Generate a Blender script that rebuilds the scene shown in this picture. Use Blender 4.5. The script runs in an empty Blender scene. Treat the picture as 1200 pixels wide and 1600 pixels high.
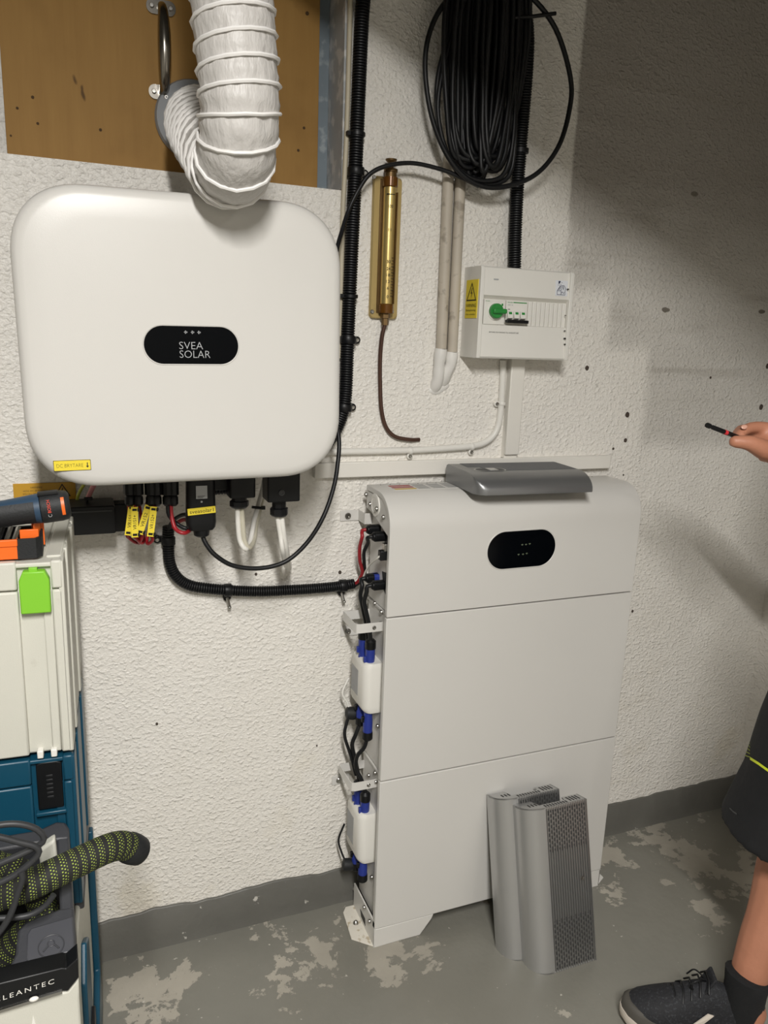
import bpy, bmesh, math, random
from math import sin, cos, pi, radians, sqrt
from mathutils import Vector, Matrix, noise
from mathutils.bvhtree import BVHTree
V = Vector
random.seed(7)
SC = bpy.context.scene
COL = SC.collection

# ------------------------------------------------------------------ camera
CAM = V((-.6151, -1.6595, 1.4631)); YAW, PITCH, ROLL, FPX = .3869, -.2247, .0372, 1196.9
cf = V((sin(YAW)*cos(PITCH), cos(YAW)*cos(PITCH), sin(PITCH)))
cr = V((cos(YAW), -sin(YAW), 0)); cu = cr.cross(cf)
cr, cu = cos(ROLL)*cr + sin(ROLL)*cu, -sin(ROLL)*cr + cos(ROLL)*cu
cam_d = bpy.data.cameras.new('camera'); cam_o = bpy.data.objects.new('camera', cam_d); COL.objects.link(cam_o)
cam_d.sensor_fit = 'HORIZONTAL'; cam_d.sensor_width = 36; cam_d.lens = FPX/1200*36
cam_d.clip_start = .02
m = Matrix((cr, cu, -cf)).transposed().to_4x4(); m.translation = CAM; cam_o.matrix_world = m
SC.camera = cam_o
# ------------------------------------------------------------------ world, lights, exposure
wd = bpy.data.worlds.new('world'); SC.world = wd; wd.use_nodes = True
wd.node_tree.nodes['Background'].inputs[0].default_value = (.5, .5, .5, 1)
wd.node_tree.nodes['Background'].inputs[1].default_value = .05
SC.view_settings.view_transform = 'Standard'; SC.view_settings.look = 'None'
SC.view_settings.gamma = 1; SC.view_settings.exposure = 0.0; SC.view_settings.use_curve_mapping = False
LAMPS = [  # centre, length (along y), width, watts  (ceiling luminaires, out of the picture)
    ((-.66, -2.30, 2.44), 1.15, .13, 100),
    ((.75, -3.05, 2.44), 1.15, .13, 6),
]
def area_light(name, loc, sx, sy, watts, col=(1, .975, .94)):
    d = bpy.data.lights.new(name, 'AREA'); d.shape = 'RECTANGLE'; d.size = sx; d.size_y = sy; d.energy = watts; d.color = col
    o = bpy.data.objects.new(name, d); COL.objects.link(o); o.location = loc
    return o
for i, (c, L, W_, watts) in enumerate(LAMPS):
    area_light('tube_light', (c[0], c[1], c[2]-.045), W_*.8, L*.95, watts)

# ------------------------------------------------------------------ back-projection to planes of the room
def ray(px, py): return cf + cr*((px-600)/FPX) + cu*((800-py)/FPX)
def at(px, py, ax, v):
    d = ray(px, py); return CAM + d*((v-CAM[ax])/d[ax])
def w(px, py, y=0.): return at(px, py, 1, y)
def fl(px, py, z=0.): return at(px, py, 2, z)

# ------------------------------------------------------------------ materials
def lin(c):
    if isinstance(c, str):
        c = [int(c[i:i+2], 16)/255 for i in (0, 2, 4)]
    return tuple(x/12.92 if x <= .04045 else ((x+.055)/1.055)**2.4 for x in c)
MATS = {}
def mat(name, col, rough=.5, metal=0., var=.06, vscale=8., bump=0., bscale=60., coat=0., spec=.5, stretch=None, col2=None, c2thr=.6, trans=0., emit=0):
    if name in MATS: return MATS[name]
    mt = bpy.data.materials.new(name); mt.use_nodes = True; nt = mt.node_tree; N = nt.nodes; L = nt.links
    b = N['Principled BSDF']; c = lin(col)
    b.inputs['Roughness'].default_value = rough; b.inputs['Metallic'].default_value = metal
    b.inputs['Coat Weight'].default_value = coat; b.inputs['Specular IOR Level'].default_value = spec
    if trans: b.inputs['Transmission Weight'].default_value = trans
    if emit:
        b.inputs['Emission Color'].default_value = (*c, 1); b.inputs['Emission Strength'].default_value = emit
    tc = N.new('ShaderNodeTexCoord'); src = tc.outputs['Object']
    if stretch:
        mp = N.new('ShaderNodeMapping'); mp.inputs['Scale'].default_value = stretch; L.new(src, mp.inputs[0]); src = mp.outputs[0]
    nz = N.new('ShaderNodeTexNoise'); nz.inputs['Scale'].default_value = vscale; nz.inputs['Detail'].default_value = 5
    L.new(src, nz.inputs['Vector'])
    mx = N.new('ShaderNodeMix'); mx.data_type = 'RGBA'
    mx.inputs['A'].default_value = (*[x*(1-var) for x in c], 1); mx.inputs['B'].default_value = (*[min(1, x*(1+var)) for x in c], 1)
    L.new(nz.outputs['Fac'], mx.inputs['Factor']); out = mx.outputs['Result']
    if col2:
        rp = N.new('ShaderNodeMapRange'); rp.inputs['From Min'].default_value = c2thr-.04; rp.inputs['From Max'].default_value = c2thr+.04
        n2 = N.new('ShaderNodeTexNoise'); n2.inputs['Scale'].default_value = vscale*1.7; n2.inputs['Detail'].default_value = 6
        L.new(src, n2.inputs['Vector']); L.new(n2.outputs['Fac'], rp.inputs['Value'])
        m2 = N.new('ShaderNodeMix'); m2.data_type = 'RGBA'; L.new(rp.outputs[0], m2.inputs['Factor']); L.new(out, m2.inputs['A'])
        m2.inputs['B'].default_value = (*lin(col2), 1); out = m2.outputs['Result']
    L.new(out, b.inputs['Base Color'])
    if bump:
        n3 = N.new('ShaderNodeTexNoise'); n3.inputs['Scale'].default_value = bscale; n3.inputs['Detail'].default_value = 4
        L.new(src, n3.inputs['Vector']); bp = N.new('ShaderNodeBump'); bp.inputs['Strength'].default_value = bump; bp.inputs['Distance'].default_value = .004
        L.new(n3.outputs['Fac'], bp.inputs['Height']); L.new(bp.outputs[0], b.inputs['Normal'])
    MATS[name] = mt
    return mt

class G:   # tiny node helper
    def __init__(s, name):
        s.m = bpy.data.materials.new(name); s.m.use_nodes = True; s.N = s.m.node_tree.nodes; s.L = s.m.node_tree.links
        s.b = s.N['Principled BSDF']; MATS[name] = s.m
    def n(s, t, **kw):
        o = s.N.new('ShaderNode'+t)
        for k, v in kw.items(): setattr(o, k, v)
        return o
    def put(s, sock, v):
        if hasattr(v, 'is_output') or isinstance(v, bpy.types.NodeSocket): s.L.new(v, sock)
        else: sock.default_value = v
    def math(s, op, a, b=0., c=None):
        o = s.n('Math', operation=op); s.put(o.inputs[0], a); s.put(o.inputs[1], b)
        if c is not None: s.put(o.inputs[2], c)
        return o.outputs[0]
    def ramp(s, v, a, b):
        o = s.n('MapRange', interpolation_type='SMOOTHSTEP'); s.put(o.inputs['Value'], v); o.inputs['From Min'].default_value = a; o.inputs['From Max'].default_value = b
        return o.outputs[0]
    def noise(s, vec, scale, detail=4, rough=.5, dist=0.):
        o = s.n('TexNoise'); s.L.new(vec, o.inputs['Vector']); o.inputs['Scale'].default_value = scale; o.inputs['Detail'].default_value = detail
        o.inputs['Roughness'].default_value = rough; o.inputs['Distortion'].default_value = dist; return o.outputs['Fac']
    def mix(s, f, a, b):
        o = s.n('Mix', data_type='RGBA'); s.put(o.inputs['Factor'], f)
        for k, v in (('A', a), ('B', b)):
            if isinstance(v, tuple): o.inputs[k].default_value = (*v, 1)
            else: s.L.new(v, o.inputs[k])
        return o.outputs['Result']
    def pos(s): return s.n('NewGeometry').outputs['Position']
    def mapping(s, vec, sc):
        o = s.n('Mapping'); o.inputs['Scale'].default_value = sc; s.L.new(vec, o.inputs[0]); return o.outputs[0]

def wall_material(name, old_paint):
    g = G(name); P = g.pos(); sx = g.n('SeparateXYZ'); g.L.new(P, sx.inputs[0]); x, y, z = sx.outputs
    base = g.mix(g.noise(P, 2.2, 4), lin('e6e2d9'), lin('efece6'))
    wob = g.math('MULTIPLY', g.math('SUBTRACT', g.noise(P, 9, 4), .5), .06)
    if old_paint:
        xx = g.math('ADD', x, wob); zz = g.math('ADD', z, wob)
        def zone(x0, z0): return g.math('MULTIPLY', g.ramp(xx, x0-.02, x0+.02), g.ramp(zz, z0-.03, z0+.03))
        up_paint_shade = g.math('MULTIPLY', g.ramp(g.math('ADD', x, g.math('MULTIPLY', wob, .25)), .507, .517), g.ramp(g.math('ADD', z, g.math('MULTIPLY', wob, 2.)), 1.60, 1.90)); mk = g.math('MAXIMUM', zone(.515, 1.60), g.math('MAXIMUM', zone(.66, 1.46), zone(.80, 1.20)))
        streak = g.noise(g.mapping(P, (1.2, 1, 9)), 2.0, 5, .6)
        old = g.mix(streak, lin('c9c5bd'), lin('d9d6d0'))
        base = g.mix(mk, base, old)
        base = g.mix(up_paint_shade, base, g.mix(streak, lin('9b958d'), lin('b0aba4')))  # upper old paint darkened further: shade of the wall mixed into its colour
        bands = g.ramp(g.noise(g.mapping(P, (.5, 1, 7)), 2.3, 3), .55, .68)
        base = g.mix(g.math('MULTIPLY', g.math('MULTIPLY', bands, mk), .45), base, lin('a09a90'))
        # yellowish grime low on the left-hand plaster, and small scuffs
        yl = g.math('MULTIPLY', g.ramp(g.noise(P, 5, 5), .52, .7), g.ramp(z, .75, .15))
        base = g.mix(g.math('MULTIPLY', yl, .35), base, lin('cfc4a8'))
    sc = g.ramp(g.noise(P, 38, 2), .735, .77)
    base = g.mix(g.math('MULTIPLY', sc, .4), base, lin('8a8378'))
    g.L.new(base, g.b.inputs['Base Color'])
    g.b.inputs['Roughness'].default_value = .42; g.b.inputs['Specular IOR Level'].default_value = .45
    Pt = g.mapping(P, (1, 1, 1.25))
    h1 = g.noise(Pt, 150, 2, .5, .1); h2 = g.noise(Pt, 14, 3, .5, .2); h3 = g.ramp(g.noise(Pt, 95, 1.5, .5, .1), .42, .8)
    h = g.math('ADD', g.math('ADD', g.math('MULTIPLY', h1, .55), g.math('MULTIPLY', h2, .9)), g.math('MULTIPLY', h3, .5))
    bp = g.n('Bump'); bp.inputs['Strength'].default_value = .8; bp.inputs['Distance'].default_value = .0048
    g.L.new(h, bp.inputs['Height']); g.L.new(bp.outputs[0], g.b.inputs['Normal'])
    return g.m
def floor_material():
    g = G('worn_floor'); P = g.pos()
    n1 = g.noise(P, 4.2, 9, .66, .3); n2 = g.noise(P, 11, 8, .65, .2); n3 = g.noise(P, 60, 3)
    paint = g.mix(g.noise(P, 5, 6), lin('74736b'), lin('89877e'))
    bare = g.mix(g.noise(P, 14, 6), lin('a8a296'), lin('beb8ab'))
    bias = None
    for cx, cy, r_, k_ in ((-.50, -.13, .20, .10), (-.20, -.14, .26, .10), (.02, -.25, .2, .09), (1.0, -.20, .35, .10), (.62, -.45, .25, -.06), (.15, -.50, .2, -.05)):
        sub = g.n('VectorMath', operation='DISTANCE'); g.L.new(P, sub.inputs[0]); sub.inputs[1].default_value = (cx, cy, 0)
        t = g.math('MULTIPLY', g.ramp(sub.outputs['Value'], r_, 0.), k_); bias = t if bias is None else g.math('ADD', bias, t)
    mk = g.ramp(g.math('ADD', g.math('ADD', g.math('MULTIPLY', n1, .6), g.math('MULTIPLY', n2, .4)), bias), .572, .586)
    c = g.mix(g.math('MULTIPLY', mk, .85), paint, bare)
    c = g.mix(g.ramp(n3, .70, .74), c, lin('c4c0b6'))
    c = g.mix(g.math('MULTIPLY', g.ramp(g.noise(P, 1.4, 4), .5, .7), .35), c, lin('6b675c'))
    g.L.new(c, g.b.inputs['Base Color'])
    g.put(g.b.inputs['Roughness'], g.math('ADD', g.math('MULTIPLY', mk, .2), .38))
    bp = g.n('Bump'); bp.inputs['Strength'].default_value = .35; bp.inputs['Distance'].default_value = .003
    g.L.new(g.math('SUBTRACT', g.noise(P, 45, 4), g.math('MULTIPLY', mk, .5)), bp.inputs['Height']); g.L.new(bp.outputs[0], g.b.inputs['Normal'])
    return g.m
def skirting_material():
    g = G('skirting_paint'); P = g.pos()
    c = g.mix(g.noise(P, 6, 6), lin('55544f'), lin('6c6b65'))
    c = g.mix(g.ramp(g.noise(P, 22, 6, .65), .66, .70), c, lin('b9b6ae'))
    g.L.new(c, g.b.inputs['Base Color']); g.b.inputs['Roughness'].default_value = .45
    bp = g.n('Bump'); bp.inputs['Strength'].default_value = .4; bp.inputs['Distance'].default_value = .004
    g.L.new(g.noise(P, 40, 4), bp.inputs['Height']); g.L.new(bp.outputs[0], g.b.inputs['Normal'])
    return g.m
def plywood_material():
    g = G('plywood'); P = g.pos()
    gr = g.noise(g.mapping(P, (14, 1, 1.1)), 4, 8, .65, .4)
    c = g.mix(gr, lin('946f3a'), lin('a98449'))
    c = g.mix(g.math('MULTIPLY', g.ramp(g.noise(P, 6, 4), .5, .72), .35), c, lin('7d5b2c'))
    c = g.mix(g.ramp(g.noise(g.mapping(P, (1, 1, .5)), 17, 3), .72, .76), c, lin('5d4322'))
    g.L.new(c, g.b.inputs['Base Color']); g.b.inputs['Roughness'].default_value = .62; g.b.inputs['Specular IOR Level'].default_value = .25
    return g.m
def hose_material():   # woven sleeve: lime dashes on black, laid out on the tube's own UVs
    g = G('braided_hose'); uv = g.n('UVMap').outputs[0]; sx = g.n('SeparateXYZ'); g.L.new(uv, sx.inputs[0]); u, v, _ = sx.outputs
    # v in metres along, u 0..1 around
    a = g.math('ADD', g.math('MULTIPLY', u, 28.), 0.); v = g.math('ADD', v, g.math('MULTIPLY', u, .0133)); bnd = g.math('FRACT', g.math('MULTIPLY', v, 75.))
    band = g.math('LESS_THAN', bnd, .56)
    row = g.math('FLOOR', g.math('MULTIPLY', v, 75.*4)); odd = g.math('MULTIPLY', g.math('MODULO', row, 2.), .5)
    dash = g.math('LESS_THAN', g.math('FRACT', g.math('ADD', a, odd)), .36)
    gapr = g.math('LESS_THAN', g.math('FRACT', g.math('MULTIPLY', v, 75.*4)), .52)
    mk = g.math('MULTIPLY', g.math('MULTIPLY', band, dash), gapr)
    c = g.mix(mk, lin('1d1d1b'), lin('9cae4a'))
    g.L.new(c, g.b.inputs['Base Color']); g.b.inputs['Roughness'].default_value = .75
    return g.m

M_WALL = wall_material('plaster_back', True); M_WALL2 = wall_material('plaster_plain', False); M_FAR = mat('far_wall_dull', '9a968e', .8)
M_FLOOR = floor_material(); M_SKIRT = skirting_material(); M_PLY = plywood_material(); M_HOSE = hose_material()
WHITE_CASE = mat('white_powder_coat', 'd5d3ce', .38, var=.015, bump=.06, bscale=900)
WHITE_FRONT = mat('white_front_panel', 'd2d0cb', .34, var=.012, bump=.05, bscale=900)
WHITE_PL = mat('white_plastic', 'e6e4dd', .4, var=.03)
TRUNK = mat('trunking_white', 'e6e3db', .45, var=.03)
PIPE_OLD = mat('old_pipe_paint', 'bdb4a5', .55, var=.12, vscale=18, col2='9d9486', c2thr=.6)
PIPE_NEW = mat('fresh_white_paint', 'e3e1dc', .45, var=.03, bump=.3, bscale=40)
BLACK = mat('black_plastic', '0f1012', .42, var=.15, spec=.35)
BLACK_CABLE = mat('black_cable', '111214', .45, var=.15, spec=.4)
BLACK_GLOSS = mat('black_glass', '05070a', .12, var=.02, spec=.12)
DARK_GREY = mat('dark_grey_body', '3a3b3c', .5, var=.08)
STEEL = mat('steel', 'b4b2ad', .28, 1., var=.08)
CHROME = mat('worn_chrome', '9a968e', .22, 1., var=.12)
SILVER = mat('silver_paint', 'c0c0bf', .34, .75, var=.03, bump=.05, bscale=700)
SILVER_D = mat('dark_silver_paint', 'a8a8a7', .32, .85, var=.05)
SLOT = mat('slot_dark', '1d1d1d', .7)
RED = mat('red_cable', '9c1f27', .42, var=.1)
YEL = mat('yellow_label', 'ecd53a', .5, var=.03)
ORG_SIGN = mat('amber_sign', 'c9992b', .45, var=.04)
INK = mat('print_black', '1e1c1a', .6)
INK_GREY = mat('print_grey', 'a9abad', .5)
BLUE = mat('blue_connector', '26378c', .4, var=.1)
GREEN = mat('breaker_green', '2c8a3c', .38, var=.05)
GREEN_LT = mat('lime_latch', '7fc331', .45, var=.03)
CASE_GREY = mat('case_light_grey', 'cbcabf', .5, var=.05, bump=.1, bscale=500, col2='b5b3a6', c2thr=.68)
PETROL = mat('petrol_plastic', '0d4359', .4, var=.06)
VAC_DARK = mat('vac_dark_grey', '3d3e42', .5, var=.12, bump=.1, bscale=300, col2='56575b', c2thr=.66)
ORANGE = mat('orange_plastic', 'ee6a1e', .42, var=.04)
DRILL_BLUE = mat('drill_blue', '2b4258', .45, var=.1)
RUBBER = mat('rubber_black', '17191b', .6, var=.12, bump=.15, bscale=300)
BRASS = mat('polished_brass', 'dcc27c', .28, .7, var=.12, vscale=30, stretch=(1, 1, .2))
BRASS_D = mat('aged_brass', '6a5230', .42, .6, var=.25, vscale=30)
BACKPLATE = mat('yellowed_plate', 'b7a069', .38, .3, var=.1, vscale=20, stretch=(1, 1, .3))
AMBER = mat('amber_glass', '6b4418', .18, .2, var=.2)
COPPER = mat('dark_copper', '5b4339', .4, .5, var=.2)
DUCT = mat('duct_cloth', 'c6c3bf', .45, var=.08, vscale=60, bump=.9, bscale=55, stretch=(1.6, 1.6, .45), trans=.0)
DUCT_RIB = mat('duct_rib', 'efedea', .4, var=.02)
GREY_COLLAR = mat('grey_collar', '8b8e91', .45, var=.05)
BLUE_GREY = mat('blue_grey_paint', '76828a', .5, var=.1, vscale=14, col2='9aa3a8', c2thr=.62)
SILL = mat('reveal_paint', 'aeb3b6', .5, var=.12, vscale=16, col2='d2d3d2', c2thr=.56)
BEIGE = mat('beige_cable', 'c6bda6', .5, var=.06)
CABLE_W = mat('white_cable', 'e3e1da', .42, var=.03)
CABLE_G = mat('grey_cable', 'c2bdab', .42, var=.05)
PINK = mat('pink_sleeve', 'c98a8c', .5)
YG = mat('yellow_green_wire', 'b9bf52', .5)
SKIN = mat('skin', 'b27a60', .5, var=.12, vscale=25, bump=.12, bscale=160)
CLOTH = mat('black_work_cloth', '0e0f12', .8, var=.25, vscale=30, bump=.35, bscale=35)
SHIRT = mat('dark_shirt', '22252b', .85, var=.2, bump=.3, bscale=30)
SOCK = mat('black_sock', '111214', .9, var=.2, bump=.3, bscale=300)
SHOE_U = mat('shoe_mesh', '1b1c20', .75, var=.3, vscale=110, bump=.4, bscale=250, col2='303236', c2thr=.6)
SHOE_R = mat('shoe_rand', '4b4842', .7, var=.1)
SHOE_S = mat('shoe_sole', 'd6ccc0', .6, var=.06)
NEON = mat('neon_yellow', 'd3e02c', .5)
HAIR = mat('brown_hair', '3a2a1e', .7, var=.3, vscale=60)
NAIL = mat('fingernail', 'cf9f8b', .35)
EYE = mat('eye_white', 'd8d4cd', .3)
CEIL = mat('ceiling_paint', '66635d', .8, var=.04)
LAMP_ON = mat('lamp_diffuser', 'fff4e2', .5, emit=6)

# ------------------------------------------------------------------ mesh helpers
WM = {}
def frames(pts, closed=False):
    n = len(pts); T = []
    for i in range(n):
        a = pts[(i-1) % n] if (closed or i) else pts[0]; b = pts[(i+1) % n] if (closed or i < n-1) else pts[-1]
        t = (b-a); T.append(t.normalized() if t.length > 1e-9 else V((0, 0, 1)))
    up = V((0, 0, 1)) if abs(T[0].z) < .9 else V((0, 1, 0))
    nrm = (up - T[0]*up.dot(T[0])).normalized(); out = []
    for t in T:
        nrm = nrm - t*nrm.dot(t)
        nrm = nrm.normalized() if nrm.length > 1e-6 else t.orthogonal().normalized()
        out.append((t, nrm, t.cross(nrm)))
    return out
def spline(pts, step=.01, closed=False):
    P = [V(p) for p in pts]; n = len(P); out = []
    for i in range(n if closed else n-1):
        p1, p2 = P[i], P[(i+1) % n]
        p0 = P[(i-1) % n] if (closed or i) else p1*2-p2
        p3 = P[(i+2) % n] if (closed or i+2 < n) else p2*2-p1
        k = max(2, int((p2-p1).length/step))
        for j in range(k):
            t = j/k; t2 = t*t; t3 = t2*t
            out.append(.5*((2*p1)+(p2-p0)*t+(2*p0-5*p1+4*p2-p3)*t2+(3*p1-p0-3*p2+p3)*t3))
    if not closed: out.append(P[-1].copy())
    return out
def resample(pts, step):
    out = [pts[0].copy()]; acc = 0
    for a, b in zip(pts, pts[1:]):
        d = (b-a).length; s = step-acc
        while s <= d and d > 0:
            out.append(a.lerp(b, s/d)); s += step
        acc = d-(s-step) if d > 0 else acc
    return out
class MB:
    def __init__(s): s.v = []; s.f = []; s.uv = None
    def add(s, vs, fs):
        o = len(s.v); s.v += [V(p) for p in vs]; s.f += [[i+o for i in q] for q in fs]; return s
    def box(s, x0, x1, y0, y1, z0, z1, M=None):
        vs = [V((x, y, z)) for x in (x0, x1) for y in (y0, y1) for z in (z0, z1)]
        if M: vs = [M @ p for p in vs]
        return s.add(vs, [(0, 1, 3, 2), (4, 6, 7, 5), (0, 4, 5, 1), (2, 3, 7, 6), (0, 2, 6, 4), (1, 5, 7, 3)])
    def prism(s, poly, ext):
        P = [V(p) for p in poly]; e = V(ext); n = len(P)
        return s.add(P+[p+e for p in P], [list(range(n))[::-1], list(range(n, 2*n))]+[(i, (i+1) % n, n+(i+1) % n, n+i) for i in range(n)])
    def tube(s, pts, r, seg=10, closed=False, caps=True, uv=False):
        F = frames(pts, closed); n = len(pts); o = len(s.v); d = 0; L = [0]
        for i in range(1, n): d += (pts[i]-pts[i-1]).length; L.append(d)
        for i, (p, (t, a, b)) in enumerate(zip(pts, F)):
            rr = r(i, n, L[i]) if callable(r) else r
            for k in range(seg): s.v.append(p+(a*cos(2*pi*k/seg)+b*sin(2*pi*k/seg))*rr)
        if uv: s.uv = (o, seg, L)
        for i in range(n if closed else n-1):
            j = (i+1) % n
            for k in range(seg):
                k2 = (k+1) % seg; s.f.append((o+i*seg+k, o+i*seg+k2, o+j*seg+k2, o+j*seg+k))
        if caps and not closed:
            s.f.append([o+k for k in range(seg)][::-1]); s.f.append([o+(n-1)*seg+k for k in range(seg)])
        return s
    def lathe(s, prof, org, ax, seg=20):   # prof [(r,h)...] from bottom to top along ax
        ax = V(ax).normalized(); a = ax.orthogonal().normalized(); b = ax.cross(a); org = V(org); o = len(s.v); n = len(prof)
        for r, h in prof:
            for k in range(seg): s.v.append(org+ax*h+(a*cos(2*pi*k/seg)+b*sin(2*pi*k/seg))*max(r, 1e-5))
        for i in range(n-1):
            for k in range(seg):
                k2 = (k+1) % seg; s.f.append((o+i*seg+k, o+i*seg+k2, o+(i+1)*seg+k2, o+(i+1)*seg+k))
        s.f.append([o+k for k in range(seg)][::-1]); s.f.append([o+(n-1)*seg+k for k in range(seg)])
        return s
    def ell(s, c, r, seg=14, rings=9, M=None):
        c = V(c); vs = []; fs = []
        for i in range(rings+1):
            th = pi*i/rings
            for k in range(seg):
                ph = 2*pi*k/seg; q = V((r[0]*sin(th)*cos(ph), r[1]*sin(th)*sin(ph), r[2]*cos(th)))
                vs.append(c+(M @ q if M else q))
        for i in range(rings):
            for k in range(seg):
                k2 = (k+1) % seg; fs.append((i*seg+k, (i+1)*seg+k, (i+1)*seg+k2, i*seg+k2))
        return s.add(vs, fs)
    def loft(s, rings, cap=True):
        n = len(rings[0]); o = len(s.v)
        for R in rings: s.v += [V(p) for p in R]
        for i in range(len(rings)-1):
            for k in range(n):
                k2 = (k+1) % n; s.f.append((o+i*n+k, o+i*n+k2, o+(i+1)*n+k2, o+(i+1)*n+k))
        if cap:
            s.f.append([o+k for k in range(n)][::-1]); s.f.append([o+(len(rings)-1)*n+k for k in range(n)])
        return s
    def build(s, name, mt, parent=None, smooth=35, bevel=0, bseg=2, local=False, fix=True):
        me = bpy.data.meshes.new(name); me.from_pydata(s.v, [], s.f)
        if s.uv:
            o, seg, L = s.uv; lay = me.uv_layers.new(name='UVMap')
            for p in me.polygons:
                idx = [me.loops[i].vertex_index-o for i in p.loop_indices]
                ks = [q % seg for q in idx]; wrap = max(ks) == seg-1 and min(ks) == 0 and len(idx) == 4
                for li, q in zip(p.loop_indices, idx):
                    k = q % seg; k = seg if (wrap and k == 0) else k
                    lay.data[li].uv = (k/seg, L[min(q//seg, len(L)-1)])
        if fix:
            bm = bmesh.new(); bm.from_mesh(me); bmesh.ops.remove_doubles(bm, verts=bm.verts, dist=1e-6); bmesh.ops.recalc_face_normals(bm, faces=bm.faces); bm.to_mesh(me); bm.free()
        o = link(name, me, mt, parent, local, smooth)
        if bevel:
            b = o.modifiers.new('bevel', 'BEVEL'); b.width = bevel; b.segments = bseg; b.limit_method = 'ANGLE'; b.angle_limit = radians(40); b.harden_normals = False
        return o
def link(name, me, mt, parent, local=False, smooth=35):
    if mt: me.materials.clear(); me.materials.append(mt)
    if smooth:
        for p in me.polygons: p.use_smooth = True
        me.set_sharp_from_angle(angle=radians(smooth))
    o = bpy.data.objects.new(name, me); COL.objects.link(o); put_under(o, parent, local)
    return o
def put_under(o, parent, local=False):
    WM[o] = Matrix()
    if parent:
        o.parent = parent
        if local: WM[o] = WM[parent]
        else: o.matrix_parent_inverse = WM[parent].inverted()
def inst(src, parent, M, name=None):     # share mesh data
    o = bpy.data.objects.new(name or src.name.split('.')[0], src.data if hasattr(src, 'data') else src); COL.objects.link(o)
    o.parent = parent; o.matrix_parent_inverse = WM[parent].inverted(); o.matrix_basis = M; WM[o] = M
    return o
def tag(o, label, cat, group=None, kind=None):
    o['label'] = label; o['category'] = cat
    if group: o['group'] = group
    if kind: o['kind'] = kind
    return o
def thing(name, loc, label, cat, group=None, M=None):
    o = bpy.data.objects.new(name, None); COL.objects.link(o); o.empty_display_size = .05
    mm = M or Matrix.Translation(V(loc)); o.matrix_basis = mm; WM[o] = mm
    return tag(o, label, cat, group)
def struct(o, label=None):
    o['kind'] = 'structure'
    if label: o['label'] = label
    return o
def basis(org, X, Y):
    X = V(X).normalized(); Y = V(Y); Y = (Y-X*Y.dot(X)).normalized(); Z = X.cross(Y)
    mm = Matrix((X, Y, Z)).transposed().to_4x4(); mm.translation = V(org); return mm
def text(s, box_w, box_h, M, mt, parent, name='lettering', thin=0., depth=.0003, local=False, align='C', shear=0., space=1.):
    cu_ = bpy.data.curves.new('t', 'FONT'); cu_.body = s; cu_.size = 1; cu_.offset = thin; cu_.extrude = 0; cu_.shear = shear
    cu_.space_character = space; cu_.resolution_u = 3
    cu_.align_x = 'LEFT'
    ob = bpy.data.objects.new('t', cu_); COL.objects.link(ob)
    dg = bpy.context.evaluated_depsgraph_get(); me = bpy.data.meshes.new_from_object(ob.evaluated_get(dg))
    bpy.data.objects.remove(ob); bpy.data.curves.remove(cu_)
    xs = [v.co.x for v in me.vertices]; ys = [v.co.y for v in me.vertices]
    x0, x1, y0, y1 = min(xs), max(xs), min(ys), max(ys)
    kx = box_w/(x1-x0); ky = box_h/(y1-y0) if box_h else kx
    for v in me.vertices:
        v.co = M @ V(((v.co.x-(x0+x1)/2)*kx, (v.co.y-(y0+y1)/2)*ky, depth))
    me.name = name
    return link(name, me, mt, parent, local, 0)
def rrect(wd_, ht, r, n=8, p=2.0):
    pts = []
    for cx, cz, a0 in ((wd_/2-r, ht/2-r, 0), (-wd_/2+r, ht/2-r, pi/2), (-wd_/2+r, -ht/2+r, pi), (wd_/2-r, -ht/2+r, 3*pi/2)):
        for k in range(n+1):
            a = a0+pi/2*k/n; c, s_ = cos(a), sin(a)
            pts.append((cx+r*math.copysign(abs(c)**(2/p), c), cz+r*math.copysign(abs(s_)**(2/p), s_)))
    return pts
def rbox(b, cx, cy, cz, sx, sy, sz, r, axis='y', n=5):
    """rounded prism: outline rounded in the plane normal to axis"""
    if axis == 'y': pts = [(cx+a, cy-sy/2, cz+c) for a, c in rrect(sx, sz, r, n)]; e = (0, sy, 0)
    elif axis == 'x': pts = [(cx-sx/2, cy+a, cz+c) for a, c in rrect(sy, sz, r, n)]; e = (sx, 0, 0)
    else: pts = [(cx+a, cy+c, cz-sz/2) for a, c in rrect(sx, sy, r, n)]; e = (0, 0, sz)
    return b.prism(pts, e)
# shared small screws (axis -y or -x), modelled round the origin
def screw_mesh(nm, r, h, axis):
    b = MB(); b.lathe([(r*.7, 0), (r, h*.25), (r, h*.7), (r*.75, h), (r*.45, h), (r*.4, h*.6)], (0, 0, 0), axis, 12)
    me = bpy.data.meshes.new(nm); me.from_pydata(b.v, [], b.f); me.materials.append(STEEL)
    for p in me.polygons: p.use_smooth = True
    me.set_sharp_from_angle(angle=radians(35)); return me
SCREW_Y = screw_mesh('screw', .0045, .004, (0, -1, 0)); SCREW_X = screw_mesh('screw', .0055, .007, (-1, 0, 0)); SCREW_BIG = screw_mesh('bolt', .0075, .006, (0, -1, 0))
def screw(me, parent, p, name='screw'): return inst(me, parent, Matrix.Translation(V(p)), name)
FACE = lambda org: basis(org, (1, 0, 0), (0, 0, 1))      # lettering on a face that looks towards -y

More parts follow.
